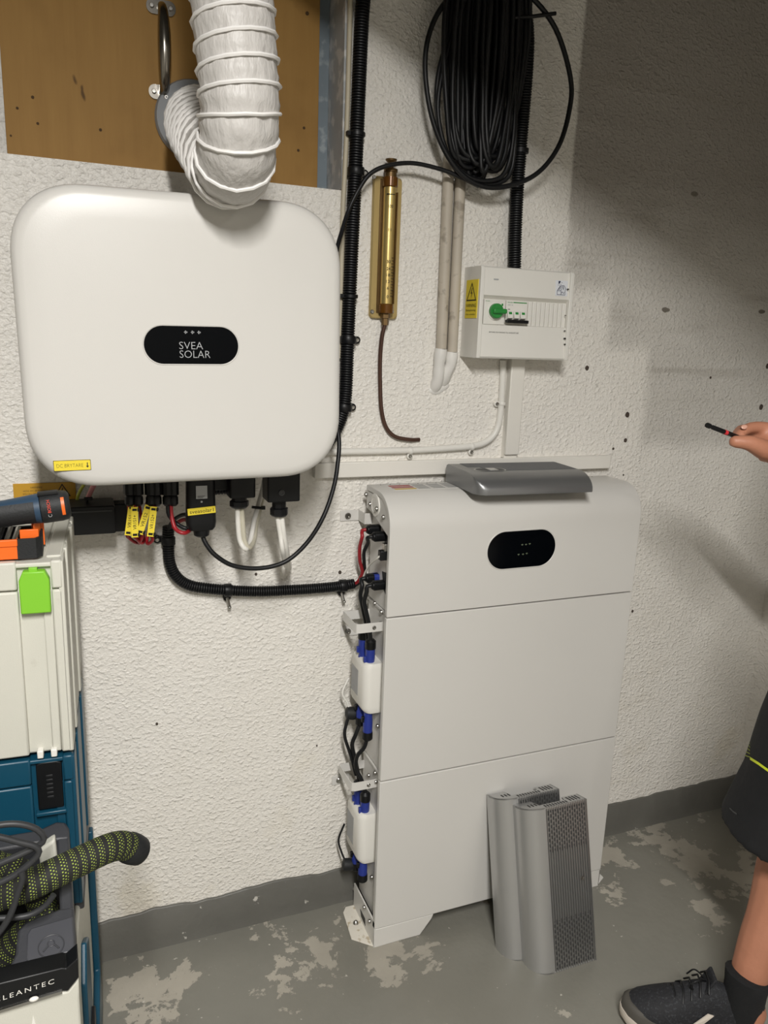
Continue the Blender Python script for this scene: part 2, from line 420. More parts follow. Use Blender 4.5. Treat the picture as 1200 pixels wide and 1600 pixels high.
# ================================================================== the room
XL, XR, YF, ZC = -2.6, 1.352, -3.8, 2.51
b = MB(); b.box(XL, XR, YF, .3, -.1, 0); struct(b.build('floor', M_FLOOR, smooth=0), 'worn grey painted concrete floor')
b = MB(); b.box(XL, XR, YF, .3, ZC, ZC+.1); struct(b.build('ceiling', CEIL, smooth=0), 'plain painted ceiling')
OX0, OX1, OZ = -.80, -.062, 1.764         # niche closed by the plywood hatch
b = MB()
b.box(XL, OX0, 0, .3, 0, ZC); b.box(OX0, OX1, 0, .3, 0, OZ); b.box(OX1, XR, 0, .3, 0, ZC); b.box(OX0, OX1, .125, .3, OZ, ZC)
wall_back = struct(b.build('wall_back', M_WALL, smooth=0), 'rough white plastered wall with greyer old paint and painted-in shade at upper right')
b = MB(); b.box(XR, XR+.2, YF, .3, 0, ZC); struct(b.build('wall_right', M_WALL2, smooth=0), 'white plastered side wall')
b = MB(); b.box(XL-.2, XL, YF, .3, 0, ZC); struct(b.build('wall_left', M_FAR, smooth=0), 'white plastered side wall out of view')
b = MB(); b.box(XL, XR, YF-.2, YF, 0, ZC); struct(b.build('wall_front', M_FAR, smooth=0), 'white plastered wall behind the viewer')
# niche lining: painted reveal at the right, frame strips
b = MB(); b.box(OX1-.004, OX1+.0005, -.003, .122, OZ+.002, ZC)
struct(b.build('trim_1', SILL, wall_back, smooth=0), 'flaking pale grey paint of the niche reveal')
b = MB(); b.box(OX1-.032, OX1-.0045, .100, .124, OZ+.001, ZC-.002); struct(b.build('trim_2', BLUE_GREY, wall_back, smooth=0), 'blue grey window frame strip')
b = MB(); b.box(OX0+.001, -.745, .085, .124, OZ+.001, ZC-.002); struct(b.build('trim_3', mat('slate_paint', '4d555a', .55, var=.1), wall_back, smooth=0), 'blue grey window frame strip')
# dark painted plinth band with a hand-painted upper edge
def plinth(name, p0, p1, nrm, h):
    b = MB(); p0, p1, nrm = V(p0), V(p1), V(nrm); n = int((p1-p0).length/.012); prev = []
    rings = []
    for i in range(n+1):
        q = p0.lerp(p1, i/n); nz = noise.noise(q*7)*.012+noise.noise(q*31)*.004
        H = h+nz; o = V((0, 0, 1)); k = .006+.002*noise.noise(q*13)
        rings.append([q, q+nrm*(k+.010), q+nrm*(k+.003)+o*.022, q+nrm*k+o*(H-.003), q+nrm*(k-.003)+o*H, q+o*H])
    b.loft(rings); return b.build(name, M_SKIRT, smooth=50)
struct(plinth('baseboard_back', (XL, 0, 0), (XR-.004, 0, 0), (0, -1, 0), .100), 'dark grey painted plinth band with uneven edge')
struct(plinth('baseboard_right', (XR, .0, 0), (XR, YF, 0), (-1, 0, 0), .100), 'dark grey painted plinth band of the side wall')
# drilled holes and chips in the plaster
HOLE = mat('drill_hole', '4a4038', .9); 
def hole(px, py, r, asp=1.2, m_=HOLE):
    p = w(px, py); b = MB(); pts = []
    for k in range(12):
        a = 2*pi*k/12; rr = r*(1+.25*noise.noise(V((px, py, k*1.7)))); pts.append((p.x+rr*cos(a), -.0012, p.z+rr*asp*sin(a)))
    b.prism(pts, (0, .0025, 0)); b.build('drill_hole', m_, wall_back)
for px, py, r in ((917, 575, .0055), (980, 648, .0065), (977, 688, .005), (1189, 636, .007), (1199, 572, .006), (958, 701, .003), (988, 955, .0035), (1110, 590, .003), (531, 894, .004), (245, 1131, .003), (495, 1165, .002), (400, 897, .003), (974, 742, .002)):
    hole(px, py, r)
CHIP = mat('plaster_chip', '7a746a', .9, var=.2, vscale=60)
for px, py, rx in ((1040, 484, .014), (1190, 487, .012), (1085, 303, .012)):
    p = w(px, py); b = MB(); pts = [(p.x+rx*cos(2*pi*k/11)*(1+.4*noise.noise(V((px, k*2.1, 0)))), -.001, p.z+rx*.45*sin(2*pi*k/11)*(1+.5*noise.noise(V((k*1.3, py, 0))))) for k in range(11)]
    b.prism(pts, (0, .002, 0)); b.build('plaster_chip', CHIP, wall_back)
# ceiling luminaires (out of the picture)
for i, (c, L, W_, watts) in enumerate(LAMPS):
    t = thing('ceiling_lamp', (c[0], c[1], ZC), ['long ceiling lamp nearer the hatch wall, out of view', 'long ceiling lamp further back in the room, out of view'][i], 'lamp', 'ceiling lamps')
    b = MB(); b.box(c[0]-W_/2, c[0]+W_/2, c[1]-L/2, c[1]+L/2, ZC-.045, ZC); b.build('housing', WHITE_PL, t, bevel=.004)
    b = MB(); b.tube([V((c[0], c[1]-L/2+.03, c[2])), V((c[0], c[1]+L/2-.03, c[2]))], .013, 14); b.build('lamp_tube', LAMP_ON, t)
    for sx in (-1, 1):
        b = MB(); b.box(c[0]-.015, c[0]+.015, c[1]+sx*(L/2-.02)-.012, c[1]+sx*(L/2-.02)+.012, c[2]-.020, ZC-.04); b.build('tube_holder', WHITE_PL, t, bevel=.002)
# unseen ceiling joist added over the inverter (above the picture); it keeps the lamp off the upper right of the wall
b = MB(); b.box(-.34, -.27, YF, 0, 2.235, ZC); struct(b.build('shade_beam', CEIL, smooth=0), 'unseen ceiling beam added above the picture to shade the wall')

# ================================================================== plywood hatch and its handle
bl = w(12, 250, .083)
hatch = thing('plywood_hatch', ((bl.x+OX1)/2, .09, OZ), 'brown plywood hatch board closing the wall niche, with a worn metal pull handle', 'hatch')
BX1 = w(498, 150, .083).x
b = MB(); b.box(bl.x, BX1, .083, .101, OZ+.002, ZC-.004); b.build('board', M_PLY, hatch, bevel=.001)
h0, h1 = w(249, 12, .083), w(257, 146, .083)
hd = MB()
hx = (h0.x+h1.x)/2
for p in (h0, h1):
    hd.prism([(hx+a, .083, p.z+c) for a, c in rrect(.056, .027, .0125, 6)], (0, -.004, 0))
pts = [V((hx, .080, h0.z)), V((hx, .060, h0.z-.006)), V((hx, .045, h0.z-.028)), V((hx, .038, (h0.z+h1.z)/2)), V((hx, .045, h1.z+.028)), V((hx, .060, h1.z+.006)), V((hx, .080, h1.z))]
pp = spline(pts, .004)
hd.tube(pp, lambda i, n, L: .0085+.004*sin(pi*i/(n-1))**2, 14)
handle = hd.build('pull_handle', CHROME, hatch, smooth=40)
for p in (h0, h1):
    for s in (-1, 1): screw(SCREW_Y, handle, (hx+s*.018, .079, p.z))
KN = mat('knot_dark', '4a3419', .8)
for px, py, r in ((51, 152, .003), (27, 169, .0026), (59, 193, .0026), (157, 203, .003), (254, 213, .0035), (17, 212, .002), (480, 21, .004), (475, 200, .003), (466, 235, .003)):
    p = w(px, py, .083); b = MB(); b.lathe([(r, 0), (r, .0012)], (p.x, .0835, p.z), (0, -1, 0), 10); b.build('nail_hole', KN, hatch)

# ================================================================== ventilation hose
col_c = w(303, 190, .083)
duct = thing('duct_hose', (col_c.x, .083, col_c.z), 'white flexible spiral duct hose bending up from the plywood hatch', 'duct hose')
R = .0605
Ptop = [(378, -260), (366, -60), (365, 40), (370, 110), (374, 180), (370, 232)]
R = .0585
def hx_(px, y, z): return V((w(px, 250, y).x, y, z))
path = [V((col_c.x, .075, col_c.z)), V((col_c.x+.004, .02, col_c.z-.008)), hx_(309, -.09, col_c.z-.045), hx_(322, -.20, 1.785), hx_(338, -.30, 1.747), hx_(357, -.38, 1.704), hx_(371, -.445, 1.722), hx_(376, -.465, 1.775)]
path += [w(px, py, -.465) for px, py in [(375, 150), (371, 90), (364, 20)]]
top = path[-1]; path += [V((top.x-.01, top.y, top.z+.18)), V((top.x-.05, top.y-.01, ZC-.002))]
pp = spline(path, .004)
for _ in range(60): pp = [pp[0]]+[(a_+b_*2+c_)/4 for a_, b_, c_ in zip(pp, pp[1:], pp[2:])]+[pp[-1]]
fine = resample(pp, .0005); pp = resample(pp, .004)
def ductr(i, n, L): return R*(.985-.035*(sin(pi*((L/.031) % 1)))) + .0006*noise.noise(V((L*90, 0, 0)))
dm = MB(); dm.tube(pp, ductr, 40, caps=False)
for k, v_ in enumerate(dm.v):    # creases in the cloth between ribs
    i = k//40; a = (k % 40)/40*2*pi; dirv = (v_-pp[i]).normalized(); L = i*.004
    amp = .0026*sin(pi*((L/.031) % 1)); dm.v[k] = v_+dirv*amp*noise.noise(V((cos(a+L*9)*4.5, sin(a+L*9)*4.5, L*16)))*1.5
dm.build('hose_wall', DUCT, duct, smooth=60)
hp = []
for i, (p, (t, a, c)) in enumerate(zip(fine, frames(fine))):
    ang = 2*pi*i*.0005/.031; hp.append(p+(a*cos(ang)+c*sin(ang))*R)
hp = hp[::4]
rb = MB(); rb.tube(hp, .0028, 6); rb.build('spiral_rib', DUCT_RIB, duct)
cl = MB(); cl.lathe([(R*1.30, 0), (R*1.34, .004), (R*1.28, .012), (R*1.02, .016), (R*1.02, .03), (R*.95, .03)], (col_c.x, .083, col_c.z), (0, -1, 0), 36)
collar = cl.build('wall_collar', GREY_COLLAR, duct)
screw(SCREW_Y, collar, (col_c.x-R*.95, .072, col_c.z+.035)); screw(SCREW_Y, collar, (col_c.x+R*.95, .072, col_c.z-.035))

# ================================================================== inverter
IW, IH = .525, .47
iM = Matrix.Translation(V((-.6902+IW/2-.0159*(1.4415-1.3), 0, 1.2065+IH/2+.0159*(-.4277+.42)))) @ Matrix.Rotation(-.0159, 4, 'Y')
inv = thing('solar_inverter', None, 'large white solar inverter with rounded corners and a black pill display', 'inverter', M=iM)
yF = -.334
def orng(ins, y): return [(x, y, z) for x, z in rrect(IW-2*ins, IH-2*ins, .112-ins*.6, 14, 2.25)]
b = MB(); b.loft([orng(.05, yF-.0012), orng(.018, yF-.0006), orng(.009, yF+.0015), orng(.003, yF+.006), orng(0, yF+.014), orng(0, yF+.055), orng(.004, yF+.06), orng(.03, yF+.06)])
b.build('front_cover', WHITE_FRONT, inv, smooth=50, local=True)
b = MB(); rbox(b, 0, (yF+.06-.03)/2, 0, .44, -(yF+.06)-.03, .40, .05, 'y'); b.build('body', DARK_GREY, inv, local=True, bevel=.003)
b = MB(); b.box(-.16, .16, -.032, -.001, -.06, .12); b.build('wall_bracket', STEEL, inv, local=True, bevel=.002)
dz = -.0035
b = MB(); b.loft([[(x, yF-.0014, z+dz) for x, z in rrect(.158, .066, .0329, 10)], [(x, yF-.0022, z+dz) for x, z in rrect(.156, .064, .0319, 10)], [(x, yF-.0014, z+dz) for x, z in rrect(.153, .061, .0304, 10)]], cap=False)
b.build('display_rim', WHITE_FRONT, inv, local=True)
b = MB(); b.prism([(x, yF-.0017, z+dz) for x, z in rrect(.153, .061, .0304, 12)], (0, .004, 0)); disp = b.build('display', BLACK_GLOSS, inv, local=True)
yT = yF-.0017
text('SVEA', .0385, .0118, FACE((-.0015, yT, dz-.0005)), INK_GREY, disp, thin=-.012, local=True)
text('SOLAR', .050, .0118, FACE((.0044, yT, dz-.0145)), INK_GREY, disp, thin=-.012, local=True)
b = MB()
for x in (-.0095, .0015, .012):
    b.box(x-.0028, x+.0028, yT-.0003, yT, dz+.0205, dz+.0215); b.box(x-.0012, x+.0002, yT-.0003, yT, dz+.0185, dz+.0235); b.box(x+.0012, x+.002, yT-.0003, yT, dz+.0195, dz+.0225)
b.build('status_icons', INK_GREY, disp, local=True, smooth=0)
iinv = iM.inverted()
p = iinv @ w(113, 727, yF)
b = MB(); b.prism([(p.x+x, yF-.0013, p.z+z) for x, z in rrect(.0565, .0175, .001, 2)], (0, .0012, 0)); lb = b.build('yellow_sticker', YEL, inv, local=True); lb['label'] = 'yellow sticker reading DC BRYTARE with arrow'
b = MB(); a_ = rrect(.0565, .0175, .001, 2); c_ = rrect(.0551, .0161, .001, 2)
b.loft([[(p.x+x, yF-.0015, p.z+z) for x, z in a_], [(p.x+x, yF-.0015, p.z+z) for x, z in c_]], cap=False); b.build('border', INK, lb, local=True, smooth=0)
text('DC BRYTARE', .040, .0058, FACE((p.x-.0035, yF-.0014, p.z)), INK, lb, thin=-.02, local=True)
b = MB(); b.box(p.x+.0222, p.x+.0236, yF-.0017, yF-.0014, p.z-.002, p.z+.004); b.prism([(p.x+.0205, yF-.0017, p.z-.0015), (p.x+.0253, yF-.0017, p.z-.0015), (p.x+.0229, yF-.0017, p.z-.0045)], (0, .0003, 0)); b.build('arrow', INK, lb, local=True, smooth=0)
# underside connectors
YU = -.19
def up(px, py, y=YU): return w(px, py, y)
zU = up(300, 752).z
def gland(b, p, r, h, hex_=True):
    b.lathe([(r*.8, 0), (r, .004), (r, h*.45), (r*.78, h*.5), (r*.78, h)], p, (0, 0, 1), 8 if hex_ else 16)
for px in (203, 216, 236, 245, 262, 271):
    p = up(px, 790); b = MB(); b.lathe([(.006, 0), (.0095, .004), (.0095, .016), (.007, .02), (.011, .022), (.011, .05)], (p.x, YU, p.z), (0, 0, 1), 10); b.build('solar_plug', BLACK, inv)
for px0, px1, py1, yq in ((356, 396, 776, YU), ):
    a_, c_ = up(px0, py1), up(px1, 750); b = MB(); rbox(b, (a_.x+c_.x)/2, YU, (a_.z+zU+.03)/2, c_.x-a_.x, .045, zU+.03-a_.z, .006, 'z'); b.build('mains_plug', BLACK, inv, bevel=.002)
    b = MB(); g0 = up(374, 793); gland(b, (g0.x, YU, g0.z), .019, .03); b.build('cable_gland', BLACK, inv)
a_, c_ = up(413, 781), up(463, 748); b = MB(); b.box(a_.x, c_.x, YU-.03, YU+.02, a_.z, zU+.03); o = b.build('meter_plug', BLACK, inv, bevel=.003)
b = MB(); pm = up(440, 770, YU-.03); b.lathe([(.006, 0), (.006, .002), (.0035, .002), (.003, .0005)], (pm.x, YU-.03, pm.z), (0, -1, 0), 14); b.build('plug_screw', DARK_GREY, o)
b = MB(); g0 = up(436, 806); gland(b, (g0.x, YU, g0.z), .0185, .036); b.build('cable_gland', BLACK, inv)
b = MB(); b.box(up(330, 760).x, up(360, 760).x, YU+.01, YU+.03, up(345, 768).z, zU+.03); b.build('terminal_block', BLACK, inv, bevel=.002)
# ribbed stub conduit behind
b = MB(); pth = resample([up(330, 766, YU+.035), up(362, 764, YU+.035)], .002); b.tube(pth, lambda i, n, L: .010 if i % 3 else .0085, 12); b.build('ribbed_sleeve', BLACK, inv)
# dongle
dc = up(313, 790); zt, zb_ = zU+.03, up(313, 826).z
dongle = thing('communication_dongle', (dc.x, YU, zb_), 'black communication dongle with yellow and white stickers under the inverter', 'dongle')
b = MB(); b.loft([[(dc.x+x*s, YU-.004+y*s, z) for x, y in rrect(.056, .034, .010, 5)] for s, z in ((.8, zb_), (.95, zb_+.006), (1, zb_+.016), (.93, zt-.01), (.93, zt))])
b.build('housing', BLACK, dongle, smooth=50)
b = MB(); g0 = up(315, 838); b.lathe([(.010, 0), (.0145, .003), (.0155, .010), (.0155, .018), (.0135, .020), (.0135, .03)], (g0.x, YU, g0.z), (0, 0, 1), 14); b.build('cable_gland', BLACK, dongle)
yD = YU-.004-.0172
p = up(315, 769, yD); b = MB(); b.box(p.x-.0105, p.x+.0105, yD-.0012, yD, p.z-.0125, p.z+.0125); st = b.build('white_sticker', mat('silver_sticker', 'b9bbbd', .4), dongle, smooth=0)
b = MB()
for k in range(3): b.box(p.x-.008, p.x+.006-.002*k, yD-.0015, yD-.0012, p.z-.0075-.0018*k, p.z-.0068-.0018*k)
b.build('fine_print', INK, st, smooth=0)
p = up(315, 798, yD); b = MB(); mrot = Matrix.Translation(p) @ Matrix.Rotation(radians(-4), 4, 'Y')
b.box(-.0262, .0262, -.0012, .001, -.0065, .0065, mrot); st = b.build('yellow_sticker', YEL, dongle, smooth=0)
text('sveasolar1', .045, .0072, mrot @ FACE((0, -.0012, 0)), INK, st)
p = up(315, 784, yD); b = MB(); b.lathe([(.0022, 0), (.0016, .0012)], (p.x, yD, p.z), (0, -1, 0), 10); b.build('led', INK_GREY, dongle)

def cable(name, pts, r, mt, label=None, cat='cable', group=None, parent=None, seg=10, step=.006):
    b = MB(); b.tube(spline(pts, step), r, seg); o = b.build(name, mt, parent, smooth=60)
    if label: tag(o, label, cat, group)
    return o
def ribbed(name, pts, r, parent, pitch=.0054, mt=BLACK_CABLE):
    pp = resample(spline(pts, .004), pitch/4); b = MB()
    b.tube(pp, lambda i, n, L: (r*.80, r, r*1.02, r)[i % 4], 14); return b.build(name, mt, parent, smooth=30)
# string cables with yellow tags
tags = [('VR1S1-', (201, 790), (207, 790), 203, 813, 9), ('VR1S1+', (212, 788), (212, 830), 210.5, 816, 1), ('VR1S2', (234, 788), (218, 835), 225, 812, 18), ('VR1S2+', (243, 788), (236, 833), 237.5, 815, 8)]
string_lab = ['red string cable with leftmost yellow tag under the inverter', 'red string cable with upright yellow tag VR1S1+', 'red string cable with the most slanted yellow tag VR1S2', 'red string cable with rightmost yellow tag VR1S2+']
for k, (s, p0, p1, tx, ty, ang) in enumerate(tags):
    y0 = YU-.006*(k % 2)-.002*k
    mid = up(tx, ty, y0+.009); t0 = up(p0[0], 792, YU)
    t = thing('string_cable', (t0.x, YU, t0.z), string_lab[k], 'cable', 'tagged string cables')
    end = up(tx-4+5*(k % 2), 838+2*k, y0+.02); far = up(tx+(14 if k in (0, 1) else -8), 845, y0+.05); bk = up(tx+6, 780, -.1)
    pts = [V((t0.x, YU, t0.z+.005)), up((p0[0]+tx)/2, 800, y0+.008), mid, up(tx-2, 832, y0+.012), end, far, bk]
    cable('wire', pts, .0033, RED, parent=t)
    Mt = Matrix.Translation(up(tx, ty, y0)) @ Matrix.Rotation(radians(ang), 4, 'Y')
    b = MB(); b.box(-.0062, .0062, -.0008, .0008, -.029, .029, Mt); tg = b.build('tag', YEL, t, smooth=0)
    text(s, .028, .0062, Mt @ basis((0, -.0008, 0), (0, 0, 1), (-1, 0, 0)), INK, tg)
    b = MB()
    for zz in (-.024, .024): b.box(-.004, .004, -.0016, .004, zz-.0022, zz+.0022, Mt); b.box(.005, .009, -.003, .004, zz-.003, zz+.003, Mt)
    b.build('tie', BLACK, tg, bevel=.0005)
# battery leads that go into the lower conduit
cable('battery_lead', [up(267, 785), up(268, 805), up(274, 826, YU-.01), up(288, 833, YU-.02), up(298, 825, YU+.02), up(290, 812, -.1), up(275, 818, -.05), w(264, 830, -.03), w(263, 850, -.03)], .004, RED, 'red battery lead looping into the lower black conduit', 'cable')
cable('battery_lead', [up(262, 785), up(264, 805), up(276, 818, YU+.01), up(292, 826, YU+.0), up(302, 818, YU+.03), up(290, 804, -.1), up(272, 812, -.06), w(262, 830, -.035), w(261, 850, -.03)], .004, BLACK_CABLE, 'black battery lead looping into the lower black conduit', 'cable')
# white and grey mains cables
cable('mains_cable', [up(371, 790), up(372, 820), up(375, 845), up(384, 858, YU-.005), up(391, 845, YU+.03), up(398, 810, YU+.08), up(410, 765, -.06), up(416, 735, -.04)], .0052, CABLE_W, 'white mains cable in a tight loop under the inverter', 'cable')
cable('mains_cable', [up(377, 790), up(379, 815), up(382, 845), up(389, 856, YU), up(397, 842, YU+.04), up(401, 815, YU+.09), up(412, 770, -.05), up(418, 735, -.03)], .0052, CABLE_G, 'greyish mains cable looping beside the white one under the inverter', 'cable')
t0 = up(401, 792, YU+.10); b = MB(); b.tube([t0+V((-.012, -.008, .002)), t0+V((.012, -.008, -.002))], .003, 8); b.box(t0.x+.008, t0.x+.016, t0.y-.012, t0.y-.005, t0.z-.004, t0.z+.003)
tag(b.build('cable_tie', BLACK, smooth=50), 'black cable tie on the looped mains cables', 'cable tie')
cable('meter_cable', [up(433, 803), up(438, 835), up(442, 862), up(447, 884, -.12), up(450, 880, -.02)], .0052, CABLE_W, 'white cable hanging from the square plug, left of the pair', 'cable')
cable('meter_cable', [up(439, 803), up(443, 835), up(448, 865, -.17), up(451, 888, -.10), up(452, 880, -.015)], .006, CABLE_W, 'thicker white cable hanging from the square plug, right of the pair', 'cable')
# black device at the left, with its two wires, and the amber warning sign
p0, p1 = w(100, 838, -.12), w(180, 790, -.12)
dev = thing('junction_box', ((p0.x+p1.x)/2, -.04, p0.z), 'flat black junction box on the wall beside the grey tool case', 'box')
b = MB(); rbox(b, (p0.x+p1.x)/2, -.08, (p0.z+p1.z)/2, p1.x-p0.x, .08, p1.z-p0.z, .005, 'y'); b.build('housing', BLACK, dev, bevel=.002)
b = MB(); q0, q1 = w(150, 832, -.035), w(184, 787, -.035); rbox(b, (q0.x+q1.x)/2+.02, -.02, (q0.z+q1.z)/2, q1.x-q0.x+.03, .04, q1.z-q0.z, .006, 'y'); b.build('mounting_flange', BLACK, dev, bevel=.002)
b = MB(); b.box(p0.x+.01, p1.x-.006, -.1215, -.1195, p1.z-.011, p1.z-.008); b.build('edge_line', DARK_GREY, dev, smooth=0)
cable('earth_wire', [w(137, 750, -.08), w(128, 762, -.06), w(121, 778, -.05), w(119, 800, -.05)], .0032, YG, 'yellow green earth wire rising behind the black junction box', 'wire')
t = thing('sleeved_wire', w(136, 790, -.06), 'pink sleeved wire with black tie above the junction box', 'wire')
cable('sleeve', [w(150, 752, -.1), w(143, 765, -.08), w(137, 779, -.07)], .005, PINK, parent=t); cable('core', [w(137, 778, -.07), w(135, 786, -.07), w(135, 800, -.07)], .003, BLACK_CABLE, parent=t)
b = MB(); q = w(138, 779, -.077); b.box(q.x-.008, q.x+.008, q.y-.004, q.y+.004, q.z-.003, q.z+.003); b.build('tie', BLACK, t, bevel=.001)
c0, c1 = w(20, 756, -.001), w(119, 777, -.001)
b = MB(); b.box(c0.x, c1.x, -.003, -.0003, c0.z-.045, c0.z); sg = b.build('warning_sign', ORG_SIGN, bevel=.0006); tag(sg, 'amber warning sign on the wall behind the cordless drill', 'sign')
cx, cz = (c0.x+c1.x)/2, c0.z
text('VARNING!', .022, .0034, FACE((c0.x+.042, -.003, cz-.0085)), INK, sg); text('HÖG DC-SPÄNNING !', .048, .0034, FACE((c0.x+.042, -.003, cz-.0150)), INK, sg); text('SOLCELLSANLÄGGNING', .05, .0034, FACE((c0.x+.042, -.003, cz-.0210)), INK, sg)
def warn_tri(M, size, parent):
    b = MB(); h = size*.866
    o_ = [(-size/2, 0), (size/2, 0), (0, h)]; k = .8; i_ = [(x*k, (z-h/3)*k+h/3) for x, z in o_]
    b.loft([[M @ V((x, y, .0004)) for x, y in o_], [M @ V((x, y, .0004)) for x, y in i_]], cap=False)
    z = [(.02, .68), (-.1, .38), (.01, .41), (-.04, .12), (.1, .46), (0, .43), (.07, .68)]
    b.prism([M @ V((x*size, y*h, .0004)) for x, y in z], M.to_3x3() @ V((0, 0, .0002)))
    b.build('hazard_symbol', INK, parent, smooth=0)
q = w(98, 776, -.003); warn_tri(FACE((q.x, -.003, cz-.029)), .031, sg)

# ================================================================== conduits on the wall
def clip(parent, p, r, side, horizontal=False, sc_=True):
    """saddle clip round a conduit centre p with an ear carrying a screw"""
    b = MB(); p = V(p)
    if horizontal: ax = (1, 0, 0)
    else: ax = (0, 0, 1)
    hw = .008
    b.lathe([(r*1.18, -hw), (r*1.22, -hw+.001), (r*1.22, hw-.001), (r*1.18, hw)], p, ax, 18)
    e = V((side*(r+.009), 0, 0)) if not horizontal else V((0, 0, side*(r+.009)))
    q = V((p.x, -.006, p.z))+e
    b.lathe([(.0085, -.006), (.0085, .004), (.007, .005)], q, (0, -1, 0), 14)
    if horizontal: b.box(p.x-.006, p.x+.006, -.012, -.001, min(p.z, q.z), max(p.z, q.z))
    else: b.box(min(p.x, q.x), max(p.x, q.x), -.012, -.001, p.z-.006, p.z+.006)
    o = b.build('clip', BLACK, parent, smooth=40)
    if sc_: screw(SCREW_Y, o, (q.x, q.y-.004, q.z))
    return o
RC = .0150
pts = [w(575, -90, -.02), w(566, 20, -.02), w(561, 130, -.02), (w(556, 250, -.02)), w(549, 400, -.02), w(543, 540, -.02), w(540, 615, -.02), w(534, 648, -.022), w(522, 676, -.03), w(505, 700, -.045)]
c1 = thing('corrugated_conduit', (pts[3].x, -.02, pts[7].z), 'black corrugated conduit running up the wall right beside the inverter', 'conduit')
c1z = pts[0].copy(); pts = [V((pts[0].x, -.02, ZC-.003))] + pts
ribbed('ribbed_pipe', pts, RC, c1)
for py, px in ((268, 556), (531, 544), (637, 537.5)): clip(c1, w(px, py, -.02), RC, 1)
for py, px in ((463, 547), (210, 558)):
    p = w(px, py, -.02); b = MB(); b.lathe([(RC*1.1, -.004), (RC*1.16, -.003), (RC*1.16, .003), (RC*1.1, .004)], p, (0, 0, 1), 18); b.box(p.x-RC-.008, p.x-RC*.6, p.y-.006, p.y+.006, p.z-.004, p.z+.004); b.build('tie', BLACK, c1)
cable('flat_cable', [V((w(549, -60, -.008).x, -.008, ZC-.003)), w(547, 20, -.008), w(542, 200, -.008), w(536, 330, -.008), w(533, 450, -.008), w(530, 560, -.008)], .0055, BEIGE, 'beige cable squeezed between the hatch niche and the black conduit', 'cable')
pts = [w(815, -90, -.05), w(819, 0, -.05), w(824, 60, -.05), w(821, 130, -.045), w(814, 215, -.035), w(808, 300, -.025), w(805, 370, -.022), w(804, 424, -.022)]
c2 = thing('corrugated_conduit', (pts[-1].x, -.02, pts[-1].z), 'black corrugated conduit dropping behind the cable coil into the breaker box', 'conduit')
ribbed('ribbed_pipe', [V((pts[0].x-.02, -.05, ZC-.003))]+pts, RC*1.02, c2)
p = w(813, 236, -.034); b = MB(); b.lathe([(RC*1.1, -.006), (RC*1.25, -.005), (RC*1.25, .005), (RC*1.1, .006)], p, (0, 0, 1), 18); b.build('clip', BLACK, c2)
p = w(808, 28, -.075); b = MB(); b.tube([w(800, 28, -.07), w(830, 26, -.075), w(868, 21, -.075)], .004, 8); b.build('tie', BLACK, c2)
pts = [w(263, 822, -.03), w(263, 850, -.026), w(265, 878, -.024), (w(275, 900, -.022)), w(295, 914, -.02), w(330, 920, -.02), w(400, 924, -.02), w(470, 921, -.02), w(520, 917, -.02), w(553, 912, -.021)]
RL = .0122
c3 = thing('corrugated_conduit', (pts[0].x, -.02, pts[6].z), 'black corrugated conduit curving below the inverter towards the battery', 'conduit')
ribbed('ribbed_pipe', pts, RL, c3)
clip(c3, w(263, 845, -.026), RL, -1)
for px, py in ((356, 922), (536, 915)):
    p = w(px, py, -.02); o = clip(c3, p, RL, -1, True, False)
    b = MB(); b.tube([V((p.x, -.012, p.z-RL-.008)), V((p.x+.003, -.02, p.z-RL-.026))], .0035, 8); b.ell((p.x+.003, -.022, p.z-RL-.028), (.0045, .0045, .004), 10, 6); b.build('screw', STEEL, o)
# cable from the coil, behind the inverter, to the dongle
pts = [w(748, 291, -.06), w(722, 278, -.06), w(690, 265, -.055), w(645, 255, -.05), w(605, 259, -.05), w(578, 272, -.048), w(560, 297, -.046), w(545, 328, -.045), w(534, 362, -.06), w(524, 400, -.08)]
pts += [w(505, 500, -.11), w(512, 620, -.12), w(529, 680, -.16), w(527, 730, -.18), w(519, 770, -.19), w(503, 812, -.2), w(478, 850, -.2), w(445, 878, -.2), w(405, 888, -.2), w(365, 884, -.2), w(337, 868, -.2), w(322, 850, -.195), w(316, 836, YU)]
cable('data_cable', pts, .0046, BLACK_CABLE, 'thin black cable from the coil behind the inverter to the dongle', 'cable', seg=10)

# ================================================================== brass level gauge
gx, gz0, gz1 = .0385, w(594, 498).z, w(600, 277).z
gauge = thing('level_gauge', (gx, 0, gz0), 'old brass level gauge with numbered glass tube on a yellowed backplate', 'gauge')
b = MB(); n_ = rrect(.066, gz1-gz0, .008, 4)
b.loft([[(gx+x*k, y, (gz0+gz1)/2+z*(1-(1-k)*.3)) for x, z in n_] for k, y in ((1, 0), (1, -.008), (.96, -.0105), (.9, -.0105))]); bp_ = b.build('backplate', BACKPLATE, gauge, smooth=50)
b = MB()
for px, py in ((581, 487), (612, 487), (584, 277), (618, 279)):
    p = w(px, py, -.010); screw(SCREW_Y, bp_, (p.x, -.0105, p.z)).data = SCREW_Y
b = MB(); b.prism([(gx-.019, -.010, gz0+.012), (gx+.019, -.010, gz0+.012), (gx+.019, -.010, gz1-.006), (gx-.019, -.010, gz1-.006)], (0, -.004, 0)); b.build('tube_bed', BRASS_D, gauge, bevel=.001)
tz0, tz1 = gz0+.012, gz1-.004
b = MB(); b.lathe([(.0165, 0), (.0165, .018), (.013, .02), (.013, tz1-tz0-.02), (.0165, tz1-tz0-.018), (.0165, tz1-tz0)], (gx, -.022, tz0), (0, 0, 1), 24); tb = b.build('fitting', AMBER, gauge)
b = MB(); b.lathe([(.0138, .02), (.0138, tz1-tz0-.02)], (gx, -.022, tz0), (0, 0, 1), 24); tube_o = b.build('scale_tube', BRASS, gauge)
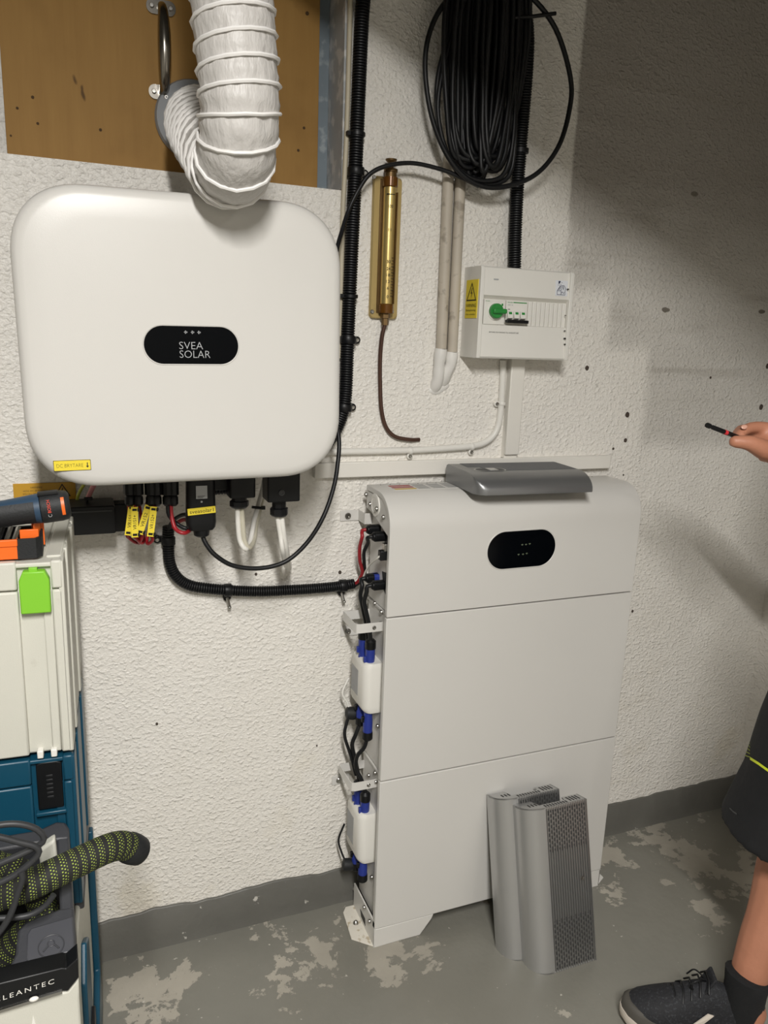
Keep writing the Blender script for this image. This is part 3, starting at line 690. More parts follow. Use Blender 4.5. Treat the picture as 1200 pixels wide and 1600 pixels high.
for s, px, py, wd_ in (('100', 599, 321, .011), ('11', 600, 358, .006), ('30', 598, 408, .009), ('24', 598, 419, .009), ('18', 597.5, 429, .009), ('12', 597, 439, .009), ('6', 598, 449.5, .004), ('0', 597.5, 463, .004)):
    p = w(px, py, -.036); text(s, wd_, .006, FACE((gx-.003, -.0363, p.z)), INK, tube_o, 'numeral')
b = MB()
for k in range(14):
    z = w(600, 462, -.036).z+k*.0062; b.box(gx+.004, gx+(.008 if k % 2 else .0105), -.0372, -.0345, z-.0004, z+.0004)
z = w(600, 302, -.036).z; b.box(gx-.012, gx+.006, -.0372, -.033, z-.0006, z+.0006)
b.build('tick_marks', INK, tube_o, smooth=0)
b = MB(); b.box(gx+.0115, gx+.0135, -.037, -.022, tz0+.02, tz1-.03); b.build('guide_rod', BRASS_D, gauge, bevel=.0005)
b = MB(); b.lathe([(.013, 0), (.013, .010), (.015, .011), (.015, .017), (.006, .02), (.0055, .028), (.012, .034), (.0125, .037), (.004, .038)], (gx, -.022, tz1), (0, 0, 1), 20); b.build('top_cap', BRASS_D, gauge)
b = MB(); b.lathe([(.008, 0), (.008, .014), (.011, .015), (.011, .026)], (gx, -.02, gz0-.014), (0, 0, 1), 6); b.build('bottom_nut', BRASS_D, gauge)
cable('copper_tube', [V((gx, -.02, gz0-.012)), w(597, 525, -.016), w(594, 560, -.01), w(594, 600, -.008), w(596, 640, -.008), w(603, 667, -.008), w(617, 682, -.008), w(640, 687, -.008), w(655, 687, -.003)], .0048, COPPER, parent=gauge)

# ================================================================== two old pipes
for k, (tx, ty, mx, my, ex, ey, lab) in enumerate([(700, 300, 690, 545, 683, 605, 'old cream painted pipe, left of the pair entering the wall'), (719, 300, 707, 550, 696, 596, 'old cream painted pipe, right of the pair beside the breaker box')]):
    x_ = w(tx, ty, -.018).x; zt = ZC-.003; pm = w(mx, my, -.018); pe = w(ex, ey, -.01)
    t = thing('wall_pipe', (x_, -.015, pe.z), lab, 'pipe', 'old pipes')
    b = MB(); b.tube([V((x_, -.016, zt)), V((x_, -.016, 1.8)), V((pm.x, -.016, pm.z))], .0125, 16); b.build('upper_pipe', PIPE_OLD, t)
    b = MB(); q = spline([V((pm.x, -.016, pm.z)), V((pm.x-.002, -.014, pm.z-.03)), V((pe.x+.002, -.008, pe.z+.02)), V((pe.x, .004, pe.z)), V((pe.x-.004, .02, pe.z-.015))], .006)
    b.tube(q, lambda i, n, L: .0138+.002*noise.noise(V((L*40, k, 0))), 16); b.build('painted_elbow', PIPE_NEW, t)
b = MB(); p = w(686, 606, 0)
for i in range(4): b.ell((p.x+.008*i-.008, .004, p.z+.004*i-.006), (.022-.003*i, .008, .012), 14, 8)
b.build('plaster_lump', PIPE_NEW, wall_back, smooth=60)

# ================================================================== cable coil on the wall
coil = thing('cable_coil', w(757, 290, -.06), 'big hanging coil of black cable at the top of the wall', 'cable coil')
rnd = random.Random(3)
zT = 2.42; cxx = w(757, 100, -.06).x
bun = MB()
for k in range(30):
    f_ = (k+.5)/30; cx_ = cxx+(f_-.5)*.07+rnd.uniform(-.008, .008); hwid = .010+.062*abs(f_-.5)*2*rnd.uniform(.7, 1.05)+rnd.uniform(0, .012)
    zb2 = w(757, rnd.uniform(236, 286), -.06).z+.02*abs(f_-.5); y0 = -.035-rnd.uniform(0, .05)
    pts = []
    n_ = 26
    for i in range(n_):
        a = 2*pi*i/n_; s_, c_ = sin(a), cos(a); zc_, hz = (zT+zb2)/2, (zT-zb2)/2
        wid = hwid*(1-.35*max(0, c_)) ; pts.append(V((cx_*(1-.35*max(0, c_))+cxx*.35*max(0, c_)+wid*math.copysign(abs(s_)**.7, s_)+.004*noise.noise(V((k, i*.4, 1))), y0+.012*sin(a*1+k)+.006*noise.noise(V((k*3, i*.5, 2))), zc_+hz*c_)))
    bun.tube(spline(pts, .02, True), .0054, 8, True)
bun.build('cable_bundle', BLACK_CABLE, coil, smooth=60)
big = [w(779, 293, -.07), w(735, 283, -.07), w(700, 245, -.07), w(674, 180, -.07), w(664, 100, -.07), w(675, 40, -.07), w(705, -8, -.07), w(760, -60, -.07), w(825, -10, -.07), w(868, 45, -.07), w(891, 120, -.07), w(890, 170, -.07), w(872, 230, -.07), w(835, 274, -.07)]
b = MB(); b.tube(spline(big, .012, True), .0054, 10, True); b.build('loose_loop', BLACK_CABLE, coil, smooth=60)
for j, lp in enumerate([[(700, 60), (686, 110), (682, 160), (690, 220), (712, 262), (745, 285), (780, 286), (800, 262), (806, 180), (802, 90), (770, -40), (725, -20)], [(712, 40), (694, 100), (684, 170), (697, 235), (725, 272), (760, 283), (790, 268), (803, 200), (800, 100), (770, -50), (735, -20)]]):
    b = MB(); b.tube(spline([w(px, py, -.062-.006*j) for px, py in lp], .012, True), .0052, 10, True); b.build('outer_loop', BLACK_CABLE, coil, smooth=60)
b = MB(); b.tube([V((cxx, 0, 2.395)), V((cxx, -.11, 2.395)), V((cxx, -.12, 2.42))], .007, 10); tag(b.build('wall_hook', STEEL), 'steel hook carrying the black cable coil, above the picture', 'hook')

def strokes(segs, M, wd_, parent, mt, name):
    b = MB()
    for x0_, y0_, x1_, y1_ in segs:
        d = V((x1_-x0_, y1_-y0_, 0)); n = V((-d.y, d.x, 0)).normalized()*wd_/2; a_, c_ = V((x0_, y0_, .0005)), V((x1_, y1_, .0005))
        b.add([M @ q for q in (a_-n, c_-n, c_+n, a_+n)], [(0, 1, 2, 3)])
    return b.build(name, mt, parent, smooth=0, fix=False)
# ================================================================== breaker box
bx0, bx1, bz0, bz1, bd = .2405, .4885, 1.4235, 1.6265, .080
box = thing('breaker_box', (.365, 0, bz0), 'white breaker box with a green rotary switch and yellow warning label', 'breaker box')
b = MB(); b.prism([(bx0, 0, bz0+.004), (bx0, -.045, bz0), (bx0, -.045, bz1), (bx0, 0, bz1-.004)], (bx1-bx0, 0, 0)); b.build('back_box', WHITE_PL, box, bevel=.002)
prof = [(-.046, bz0), (-bd+.004, bz0), (-bd, bz0+.004), (-bd+.003, bz0+.075), (-bd+.012, bz0+.078), (-bd+.012, bz0+.132), (-bd+.001, bz0+.140), (-bd+.006, bz1-.003), (-bd+.010, bz1), (-.046, bz1)]
b = MB(); b.prism([(bx0+.008, y, z) for y, z in prof], (bx1-bx0-.016, 0, 0)); b.build('front_cover', WHITE_PL, box, smooth=0)
for x0_ in (bx0, bx1-.0095):
    yq = -.046 if x0_ > .3 else -.002
    b = MB(); b.prism([(x0_-(.0006 if yq > -.04 else 0), yq, bz0), (x0_, -bd-.002, bz0), (x0_, -bd-.0035, bz0+.01), (x0_, -bd-.002, bz1-.006), (x0_, -bd+.002, bz1), (x0_-(.0006 if yq > -.04 else 0), yq, bz1)], (.0095, 0, 0)); b.build('side_ridge', WHITE_PL, box, bevel=.0012)
fz = lambda py: w(800, py, -bd).z
zA, zB = bz0+.082, bz0+.129; yM = -bd+.012
def fx(px, py=490, y=-bd): return w(px, py, y).x
b = MB(); xs0, xs1 = fx(757), fx(790); b.box(xs0, xs1, yM-.009, yM, zA-.006, zB+.002); sw = b.build('switch_unit', WHITE_PL, box, bevel=.001)
xc, zc = (xs0+xs1)/2+.001, (zA+zB)/2-.0005
b = MB(); b.lathe([(.0195, 0), (.0195, .002), (.018, .003)], (xc, yM-.009, zc), (0, -1, 0), 28); b.build('dial_ring', WHITE_PL, sw)
b = MB(); b.lathe([(.0165, 0), (.0165, .010), (.015, .012)], (xc-.001, yM-.011, zc+.001), (0, -1, 0), 28); kn = b.build('rotary_knob', GREEN, sw)
b = MB(); b.box(xc-.014, xc+.021, yM-.030, yM-.021, zc-.005, zc+.006, ); b.build('knob_grip', GREEN, kn, bevel=.003)
b = MB(); b.box(xc+.016, xc+.020, yM-.0098, yM-.009, zc+.013, zc+.018); b.build('position_mark', GREEN, sw, smooth=0)
xm0, xm1 = fx(791.5), fx(824)
b = MB(); b.box(xm0, xm1, yM-.009, yM, zA-.001, zB+.002); br = b.build('breaker', WHITE_PL, box, bevel=.001)
b = MB(); b.box(xm0+.018, xm1-.002, yM-.0096, yM-.009, zB-.003, zB-.001); b.build('green_stripe', GREEN, br, smooth=0)
text('Schneider', .014, .003, FACE((xm0+.0095, yM-.009, zB-.002)), GREEN, br, depth=.0004); strokes([(0, 0, .008, 0), (.010, 0, .014, 0)], FACE((xm0+.003, yM-.009, zB-.008)), .0012, br, INK_GREY, 'fine_print')
text('Schneider', .012, .0024, FACE((xs0+.008, yM-.009, zB-.0015)), GREEN, sw, depth=.0004)
strokes([(0, 0, .006, 0)], FACE((xm0+.004, yM-.009, zB-.0175)), .0013, br, INK, 'fine_print')
for k in range(3):
    x_ = xm0+.0085+k*(xm1-xm0-.004)/3
    b = MB(); b.prism([(x_-.0065, yM-.009, zA+.026), (x_-.0065, yM-.014, zA+.024), (x_-.0065, yM-.018, zA+.010), (x_-.0065, yM-.009, zA+.006)], (.013, 0, 0)); tg = b.build('toggle', WHITE_PL, br, bevel=.001)
    b = MB(); b.prism([(x_-.004, yM-.0146, zA+.0235), (x_-.004, yM-.0162, zA+.0185), (x_-.004, yM-.0125, zA+.0185), (x_-.004, yM-.0125, zA+.0235)], (.008, 0, 0)); b.build('toggle_window', GREEN, tg, smooth=0)
b = MB(); b.box(xm0-.001, xm1, yM-.021, yM-.009, zA-.001, zA+.006); b.build('toggle_bar', BLACK, br, bevel=.001)
xb0, xb1 = fx(827), fx(887)
nb = 9
for k in range(nb):
    x_ = xb0+(xb1-xb0)*k/nb; b = MB(); b.box(x_+.0004, x_+(xb1-xb0)/nb-.0008, yM-.006, yM, zA-.006, zB+.002); b.build('blanking_strip', WHITE_PL, box, bevel=.0012)
text('BRYTARE OCH SÄKRING TILL VÄXELRIKTARE', .078, .0036, basis((fx(790), -bd+.0025, fz(520)), (1, 0, 0), (0, -.04, 1)), INK, box, depth=.0008)
LX = bx0-.0013
p0, p1 = at(738, 437, 0, LX), at(738, 497, 0, LX); yl0, yl1 = at(728, 467, 0, LX).y, at(750, 467, 0, LX).y
b = MB(); b.box(LX-.0004, LX+.001, max(yl1, -.043-.03), yl0, p1.z, p0.z); yl = b.build('yellow_label', YEL, box, smooth=0)
ym = (max(yl1, -.073)+yl0)/2; hgt = p0.z-p1.z; ww = abs(yl0-max(yl1, -.073))
Ms = lambda z: basis((LX-.0005, ym, z), (0, -1, 0), (0, 0, 1))
warn_tri(Ms(p0.z-hgt*.55), min(ww*.85, .05), yl)
text('VARNING', ww*.86, .0075, Ms(p0.z-hgt*.67), INK, yl, depth=.0004); text('Bakspänning', ww*.82, .0055, Ms(p0.z-hgt*.80), INK, yl, depth=.0004); text('från solceller', ww*.82, .0035, Ms(p0.z-hgt*.90), INK, yl, depth=.0004)
# PV sticker
px_, pz_ = fx(875), fz(445)
yS = lambda z: -bd+.001+(z-(bz0+.14))/(bz1-.003-bz0-.14)*.005-.0006
Mp = basis((px_, yS(pz_), pz_), (1, 0, 0), (0, .085, 1))
b = MB(); b.box(-.0165, .0165, -.0178, .0175, -.0003, .0003, Mp); st = b.build('solar_sticker', mat('sticker_white', 'e3e6ec', .4), box, smooth=0)
NAVY = mat('print_navy', '232a4a', .6)
S_ = [(-.012, -.015, .010, -.015), (.010, -.015, .010, -.002), (-.012, -.015, -.012, -.006), (-.012, -.006, -.004, .005), (-.004, .005, .007, .006), (.007, .006, .013, -.003), (-.012, -.006, -.002, -.006), (-.002, -.015, -.002, -.006), (-.002, -.006, .004, .005), (-.009, -.004, -.003, .004), (-.006, -.004, 0, .004), (.006, .004, .004, 0), (.004, 0, .0065, 0), (.0065, 0, .004, -.004)]
strokes(S_, Mp, .0011, st, NAVY, 'house_outline')
b = MB(); b.prism([Mp @ V(q) for q in ((-.009, .009, .0004), (-.009, .016, .0004), (-.003, .016, .0004), (-.005, .011, .0004))], Mp.to_3x3() @ V((0, 0, .0002))); b.build('sun_mark', NAVY, st, smooth=0)
strokes([(-.010, .008, -.0095, .0055), (-.006, .008, -.005, .0055), (-.003, .0095, -.001, .0075), (-.001, .013, .0015, .0125)], Mp, .0009, st, NAVY, 'sun_rays')
text('PV', .009, .0058, Mp @ Matrix.Translation((.004, -.0105, .0003)), NAVY, st)
b = MB(); q = V((fx(773), -bd-.0005+.004, fz(438))); b.box(q.x-.006, q.x+.006, q.y-.0006, q.y+.003, q.z-.0014, q.z+.0014); b.build('maker_mark', INK_GREY, box, smooth=0)
b = MB()
for px, py, r in ((888, 452, .0014), (883, 517, .0012), (883, 529, .0018), (883, 538, .0014), (884, 493, .001)):
    p = w(px, py, -bd-.0035); b.box(p.x-r, p.x+r, -bd-.0041, -bd, p.z-r, p.z+r)
b.build('cover_slots', INK, box, smooth=0)

# ================================================================== trunking and white cable
zt0, zt1 = 1.1445, 1.1800
xa, xb = w(492, 730, -.02).x, w(955, 722, -.02).x
tr = thing('cable_trunking', (xb, 0, zt0), 'long horizontal white cable trunking behind the battery top', 'trunking')
b = MB(); b.box(xa, xb, -.016, 0, zt0+.002, zt1-.002); b.build('base', TRUNK, tr, smooth=0)
b = MB(); b.box(xa+.0, xb-.002, -.021, -.013, zt0, zt1); b.build('lid', TRUNK, tr, bevel=.002)
vx0, vx1 = w(797, 600, -.02).x, w(817, 600, -.02).x
tv = thing('cable_trunking', (vx0, 0, zt1), 'short vertical white cable trunking below the breaker box', 'trunking')
b = MB(); b.box(vx0, vx1, -.016, 0, zt1, bz0+.002); b.build('base', TRUNK, tv, smooth=0)
b = MB(); b.box(vx0-.001, vx1+.001, -.024, -.013, zt1+.008, bz0); b.build('lid', TRUNK, tv, bevel=.002)
wc = thing('clipped_cable', w(640, 706, -.008), 'white cable clipped to the wall from the breaker box to behind the inverter', 'cable')
cable('sheath', [w(786, 563, -.009), w(785, 600, -.009), w(782, 645, -.009), w(776, 672, -.009), w(762, 689, -.009), w(738, 697, -.009), w(690, 701, -.009), w(640, 703.5, -.009), w(580, 705, -.009), w(520, 706, -.009), w(480, 707, -.009)], .0078, CABLE_W, parent=wc, seg=14)
for px, py, dx, dz_ in ((777, 631, -1, 0), (641, 704, 0, -1), (737, 698, 0, -1)):
    p = w(px+ (7 if dx else 0), py, -.009); b = MB()
    q = V((p.x+dx*.0135, -.006, p.z+dz_*.0135))
    b.lathe([(.0075, -.006), (.0075, .003), (.006, .004)], q, (0, -1, 0), 12); b.lathe([(.009, -.004), (.0098, -.003), (.0098, .003), (.009, .004)], p, (0, 0, 1) if dx else (1, 0, 0), 14)
    o = b.build('cable_clip', CABLE_W, wc, smooth=40); screw(SCREW_Y, o, (q.x, q.y-.003, q.z))

# ================================================================== home battery
BW, BY0, BY1 = .67, -.188, -.038
Z0 = .051; Hm = .4036; Z1, Z2, Z3 = Z0+Hm, Z0+2*Hm, 1.130
bat = thing('home_battery', (BW/2, -.113, 0), 'tall white home battery tower standing on the floor against the wall', 'battery')
SX = .014      # how far the side plates sit in from the front cover's edge
# floor stand
st_ = None
b = MB()
b.prism([(0, BY0+.001, Z0), (0, BY0+.001, 0), (.125, BY0+.001, 0), (.155, BY0+.001, Z0-.012), (.160, BY0+.001, Z0)], (0, .004, 0))
b.prism([(BW, BY0+.001, Z0), (BW, BY0+.001, 0), (BW-.07, BY0+.001, 0), (BW-.10, BY0+.001, Z0)], (0, .004, 0))
b.box(0, .004, BY0+.001, BY1, 0, Z0+.02); b.box(BW-.004, BW, BY0+.001, BY1, 0, Z0)
b.box(.02, BW-.02, BY0+.03, BY1, Z0-.012, Z0)
stand = b.build('floor_stand', WHITE_CASE, bat, bevel=.0012)
q = [fl(536, 1428), fl(549, 1469), fl(581, 1482.5), fl(556, 1405)]
b = MB(); b.prism([(0.002, BY0+.001, .0005), (0.002, BY1, .0005), (-.022, BY1, .0005), (q[0].x, q[0].y, .0005), (q[1].x, q[1].y, .0005)], (0, 0, .004)); fo = b.build('floor_flange', mat('dusty_white', 'ddd8cc', .55, var=.1, vscale=40, col2='b9ad96', c2thr=.6), bat, bevel=.001)
b = MB(); b.lathe([(.008, 0), (.006, .004), (.003, .007)], (q[0].x*.45, (q[0].y+q[1].y)/2, .0045), (0, 0, 1), 10); b.build('anchor_bolt', STEEL, fo)
b = MB(); b.prism([(BW+.002, BY0+.004, .0005), (BW+.002, BY1-.005, .0005), (BW+.03, BY1-.03, .0005), (BW+.03, BY0+.02, .0005)], (0, 0, .004)); b.build('floor_flange', WHITE_CASE, bat, bevel=.001)
b = MB(); s0, s1 = at(563, 1420, 0, 0), at(571, 1447, 0, 0)
b.prism([(-.0006, s0.y, s0.z), (-.0006, s0.y-.008, s0.z-.016), (-.0006, s1.y, s1.z), (-.0006, s1.y+.004, s1.z+.018)], (.002, 0, 0)); b.build('side_slot', INK, stand, smooth=0)
gap = .0016
def module(name, z0, z1, lab):
    b = MB(); b.box(SX, BW-SX, BY0+.008, BY1, z0+gap, z1-gap); body = b.build(name, WHITE_CASE, bat, bevel=.0015); body['label'] = lab
    b = MB(); b.box(0, BW, BY0, BY0+.014, z0+gap, z1-gap); b.build('front_panel', WHITE_FRONT, body, bevel=.0016)
    return body
m1 = module('battery_module', Z0, Z1, 'lower white battery module'); m2 = module('battery_module', Z1, Z2, 'middle white battery module')
# power module with the rounded top front edge
def pm_prof(ins, r=.072):
    y0, z1 = BY0+ins, Z3-ins; rr = r-ins; pts = [(y0, Z2+gap)]
    for k in range(13):
        a = pi/2*k/12; pts.append((y0+rr-rr*cos(a), z1-rr+rr*sin(a)))
    return pts
outer = pm_prof(0); inner = pm_prof(.012)
b = MB(); pr_ = outer+[(BY1, Z3), (BY1, Z3-.012)]+inner[::-1]
n = len(pr_)
b.prism([(0, y, z) for y, z in pr_], (BW, 0, 0)); cov = b.build('power_module', WHITE_FRONT, bat, bevel=.0012, smooth=30); cov['label'] = 'top white power module with curved front edge and black pill display'
b = MB(); b.prism([(SX, y, z) for y, z in pm_prof(.0125)+[(BY1, Z3-.0125), (BY1, Z2+gap)]], (BW-2*SX, 0, 0)); pmb = b.build('inner_casing', WHITE_CASE, cov, smooth=30)
# upper cheek plate of the left side, and the dark pocket for the plugs
chk = [(y, z) for y, z in pm_prof(.013) if z > 1.07]
b = MB(); b.prism([(.002, y, z) for y, z in chk+[(BY1+.002, Z3-.014), (BY1+.002, 1.075), (-.07, 1.072), (-.135, 1.052), (BY0+.013, 1.04)]], (.013, 0, 0)); chp = b.build('cheek_plate', WHITE_CASE, cov, bevel=.001)
b = MB(); b.prism([(.0125, BY0+.014, .885), (.0125, BY0+.014, 1.04), (.0125, -.135, 1.050), (.0125, -.125, 1.0), (.0125, -.150, .985), (.0125, -.150, .95), (.0125, -.12, .945), (.0125, -.135, .905)], (.004, 0, 0)); b.build('plug_pocket', mat('pocket_dark', '2c2c2d', .7), cov, smooth=0)
b = MB(); pr2 = at(586, 789, 0, .0)
b.lathe([(.026, 0), (.026, .003), (.018, .004), (.017, .003)], (.002, pr2.y, pr2.z), (-1, 0, 0), 18); o = b.build('round_cap', WHITE_PL, cov)
for px, py in ((579.5, 787.5), (590, 795)):
    p = at(px, py, 0, -.002); screw(SCREW_X, o, (-.001, p.y, p.z))
for px, py in ((574, 772.5), (601, 808)):
    p = at(px, py, 0, .002); screw(SCREW_X, cov, (.002, p.y, p.z))
for px, py in ((587.5, 942.5), (598, 956)): p = at(px, py, 0, SX); screw(SCREW_X, cov, (SX, p.y, p.z))
for body, L in ((m2, ((597, 974), (595, 1057), (592, 1134), (577, 1038))), (m1, ((588, 1207), (586, 1300), (583, 1370), (589, 1221), (578, 1211), (571, 1417), (579, 1439), (555, 1388)))):
    for px, py in L:
        xs_ = -.0005 if py > 1410 else SX; p = at(px, py, 0, xs_); screw(SCREW_X, body, (xs_, max(p.y, BY0+.02), p.z))
# side seams lip
for z_ in (Z1, Z2):
    b = MB(); b.box(SX-.003, SX+.002, BY0+.016, BY1, z_-.006, z_-.001); b.build('side_lip', WHITE_CASE, bat, smooth=0)
# white terminal covers with rounded outer edge and grey plates
for body, t0_, t1_ in ((m2, .742-.012, .606), (m1, .340, .205)):
    yb, yf = -.050, -.142; xo = -.030
    cs = []
    for k in range(7):
        a = pi/2*k/6; cs.append((xo+.018-.018*cos(a+0), yf+.018-.018*sin(a)))
    plan = [(SX, yb), (xo+.004, yb), (xo, yb-.004)]+cs+[(SX, yf)]
    b = MB(); b.loft([[(x if s == 0 else x+s*(SX-x)*.5, y+s*(((yb+yf)/2)-y)*.12, z) for x, y in plan] for s, z in ((.35, t1_), (.12, t1_+.006), (0, t1_+.014), (0, t0_-.014), (.12, t0_-.006), (.35, t0_))]); tc_ = b.build('terminal_cover', WHITE_PL, body, smooth=50)
    b = MB(); b.box(xo-.0006, xo+.001, yb-.05, yb-.006, t1_+.03, t0_-.03); b.build('rating_plate', mat('plate_grey', '9b9c9d', .5, var=.1, vscale=60), tc_, smooth=0)
# display of the power module
dl, dr = w(762, 858, BY0), w(867, 855, BY0); dcx = (dl.x+dr.x)/2; dcz = w(815, 858, BY0).z; dw = dr.x-dl.x; dh = abs(w(815, 829, BY0).z-w(815, 886, BY0).z)
b = MB(); b.loft([[(dcx+x, BY0-.0002, dcz+z) for x, z in rrect(dw+.006, dh+.006, (dh+.006)/2-.0001, 12)], [(dcx+x, BY0-.0016, dcz+z) for x, z in rrect(dw+.003, dh+.003, (dh+.003)/2-.0001, 12)], [(dcx+x, BY0-.0006, dcz+z) for x, z in rrect(dw, dh, dh/2-.0001, 12)]], cap=False); b.build('display_rim', WHITE_FRONT, cov)
b = MB(); b.prism([(dcx+x, BY0-.0010, dcz+z) for x, z in rrect(dw, dh, dh/2-.0001, 14)], (0, .003, 0)); dpo = b.build('display', BLACK_GLOSS, cov)
b = MB()
for k, (x, z) in enumerate(((0, .011), (.010, .011), (.020, .012), (-.008, -.012), (.004, -.012), (.014, -.011))): b.box(dcx+x-.003, dcx+x+.002, BY0-.0013, BY0-.001, dcz+z-.0007, dcz+z+.0009); b.box(dcx+x-.001, dcx+x, BY0-.0013, BY0-.001, dcz+z-.0025, dcz+z+.0015)
b.build('status_icons', mat('icon_dim', '6f7a63', .5), dpo, smooth=0)
# printed label on the top
def topq(px, py): return fl(px, py, Z3)
a_, c_ = topq(588, 765), topq(700, 758)
b = MB(); b.box(.035, .215, -.115, -.055, Z3-.0003, Z3+.0005); tl = b.build('top_label', mat('label_pale', 'd7d5d1', .5), cov, smooth=0)
LR, LY, LG = mat('label_red', '9d3b38', .5), mat('label_yellow', 'c9a94a', .5), mat('label_grey', '9a9a98', .5)
for k in range(3):
    b = MB(); b.box(.042, .095, -.111+.018*k, -.099+.018*k, Z3+.0005, Z3+.0008); b.build('print_block', (LY, LR, LR)[k], tl, smooth=0)
b = MB()
for r_ in range(5):
    for c__ in range(3):
        b.box(.100+.037*c__, .130+.037*c__, -.110+.0105*r_, -.1035+.0105*r_, Z3+.0005, Z3+.0008)
b.build('print_lines', LG, tl, smooth=0)
b = MB()
for k in range(26): b.lathe([(.0016, 0), (.0016, .001)], (.03+.0235*k, BY1-.012, Z3), (0, 0, 1), 8)
b.build('vent_holes', mat('hole_grey', '8b8985', .7), cov, smooth=0)
# wall brackets: plate on the wall + arm, and strap round the cables
def wall_bracket(px, py, zst, strap, lab, px2=None):
    p = w(px, py); t = thing('wall_bracket', (p.x, 0, p.z), lab, 'bracket', 'battery wall brackets')
    b = MB(); b.box(p.x-.022, p.x+.026, -.003, -.0005, p.z-.013, p.z+.013); b.build('wall_plate', WHITE_CASE, t, bevel=.0008)
    screw(SCREW_BIG, t, (p.x-.004, -.003, p.z), 'bolt')
    b = MB(); b.box(p.x+.023, p.x+.026, -.045, -.001, p.z-.013, p.z+.013); b.box(p.x+.023, SX-.0005, -.045, -.042, p.z-.013, p.z+.013); b.build('arm', WHITE_CASE, t, bevel=.0008)
    return t
wall_bracket(545, 805, 0, 0, 'small white wall bracket near the battery top')
b2 = wall_bracket(545, 985, 0, 0, 'white wall bracket with cable strap at the battery upper seam')
b3 = wall_bracket(531, 1217, 0, 0, 'white wall bracket with cable strap at the battery lower seam')
for t, cz_ in ((b2, .818), (b3, .418)):
    xo, yb, yf = -.052, -.045, -.135; hz = .011
    pl = [(SX, yb), (xo, yb), (xo, yf+.01), (xo+.003, yf+.003), (xo+.01, yf), (SX, yf)]
    b = MB(); b.loft([[(x, y, cz_-hz), (x, y, cz_+hz), (x+(.0015), y+.0015 if y < -.1 else y-.0015, cz_+hz), (x+.0015, y+.0015 if y < -.1 else y-.0015, cz_-hz)] for x, y in pl]); o = b.build('cable_strap', WHITE_CASE, t, smooth=30)
    screw(SCREW_Y, o, (-.008, yf, cz_))
# silver plug contacts & battery cables
def plug(b, p, d, r, L, taper=.8): b.lathe([(r*.55, 0), (r*taper, .003), (r, .012), (r, L)], p, d, 12)
def sidep(px, py, x): return at(px, py, 0, x)
def battery_cable(lab, px, py, route, mt, r=.0042, blue=False):
    p = sidep(px, py, .004); p.y = max(p.y, BY0+.03); t = thing('battery_cable', p, lab, 'cable', 'battery cables')
    b = MB(); q = V((-.030, p.y, p.z)); rbox(b, .008, q.y, q.z, .042, .022, .021, .007, 'x'); b.lathe([(.006, 0), (.0095, .003), (.0095, .008)], (-.018, q.y, q.z), (1, 0, 0), 12); b.build('plug', BLACK, t, smooth=40, bevel=.001)
    if blue:
        b = MB(); rbox(b, .012, q.y, q.z, .02, .023, .021, .006, 'x'); b.build('blue_collar', BLUE, t, smooth=40)
    cable('wire', [V((-.012, q.y, q.z)), V((-.026, q.y+.004, q.z-.002))]+route, r, mt, parent=t)
    return t
ce = w(555, 912, -.022)
battery_cable('red battery cable from the lower conduit into the top left plug', 586, 827, [w(566, 838, -.10), w(562, 855, -.08), w(562, 875, -.065), w(566, 893, -.05), w(562, 905, -.035), ce, w(540, 915, -.02)], RED)
battery_cable('black battery cable from the lower conduit into the second plug', 595, 838, [w(575, 848, -.10), w(569, 862, -.08), w(569, 880, -.06), w(570, 897, -.045), w(563, 908, -.03), ce+V((0, 0, -.004)), w(540, 917, -.02)], BLACK_CABLE)
battery_cable('black battery cable with blue collar, upper of the two lower plugs', 584, 903, [w(566, 915, -.10), w(563, 930, -.095), w(567, 950, -.095), w(572, 975, -.1), w(574, 1000, -.105), w(574, 1012, -.105)], BLACK_CABLE, .005, True)
battery_cable('black battery cable, lower of the two lower plugs', 594, 914, [w(573, 924, -.13), w(569, 940, -.125), w(572, 955, -.125), w(577, 980, -.125), w(579, 1005, -.125), w(579, 1016, -.125)], BLACK_CABLE, .005)
t = thing('signal_cable', sidep(603, 868, 0), 'thin white signal cable curving out of the battery top side', 'cable')
b = MB(); p = sidep(602, 868, 0); b.box(-.014, SX, p.y-.006, p.y+.010, p.z-.010, p.z+.012); b.build('signal_plug', BLACK, t, bevel=.002)
b = MB(); p2 = sidep(603, 855, 0); b.box(-.006, SX, p2.y-.006, p2.y+.010, p2.z-.008, p2.z+.008); b.build('socket', STEEL, t, bevel=.001)
cable('wire', [V((-.012, p.y, p.z)), w(590, 872, -.16), w(580, 880, -.12), w(573, 890, -.09), w(568, 902, -.07), w(566, 925, -.065), w(568, 950, -.065), w(570, 975, -.06), w(565, 1010, -.05), w(562, 1060, -.045)], .0022, CABLE_W, parent=t)
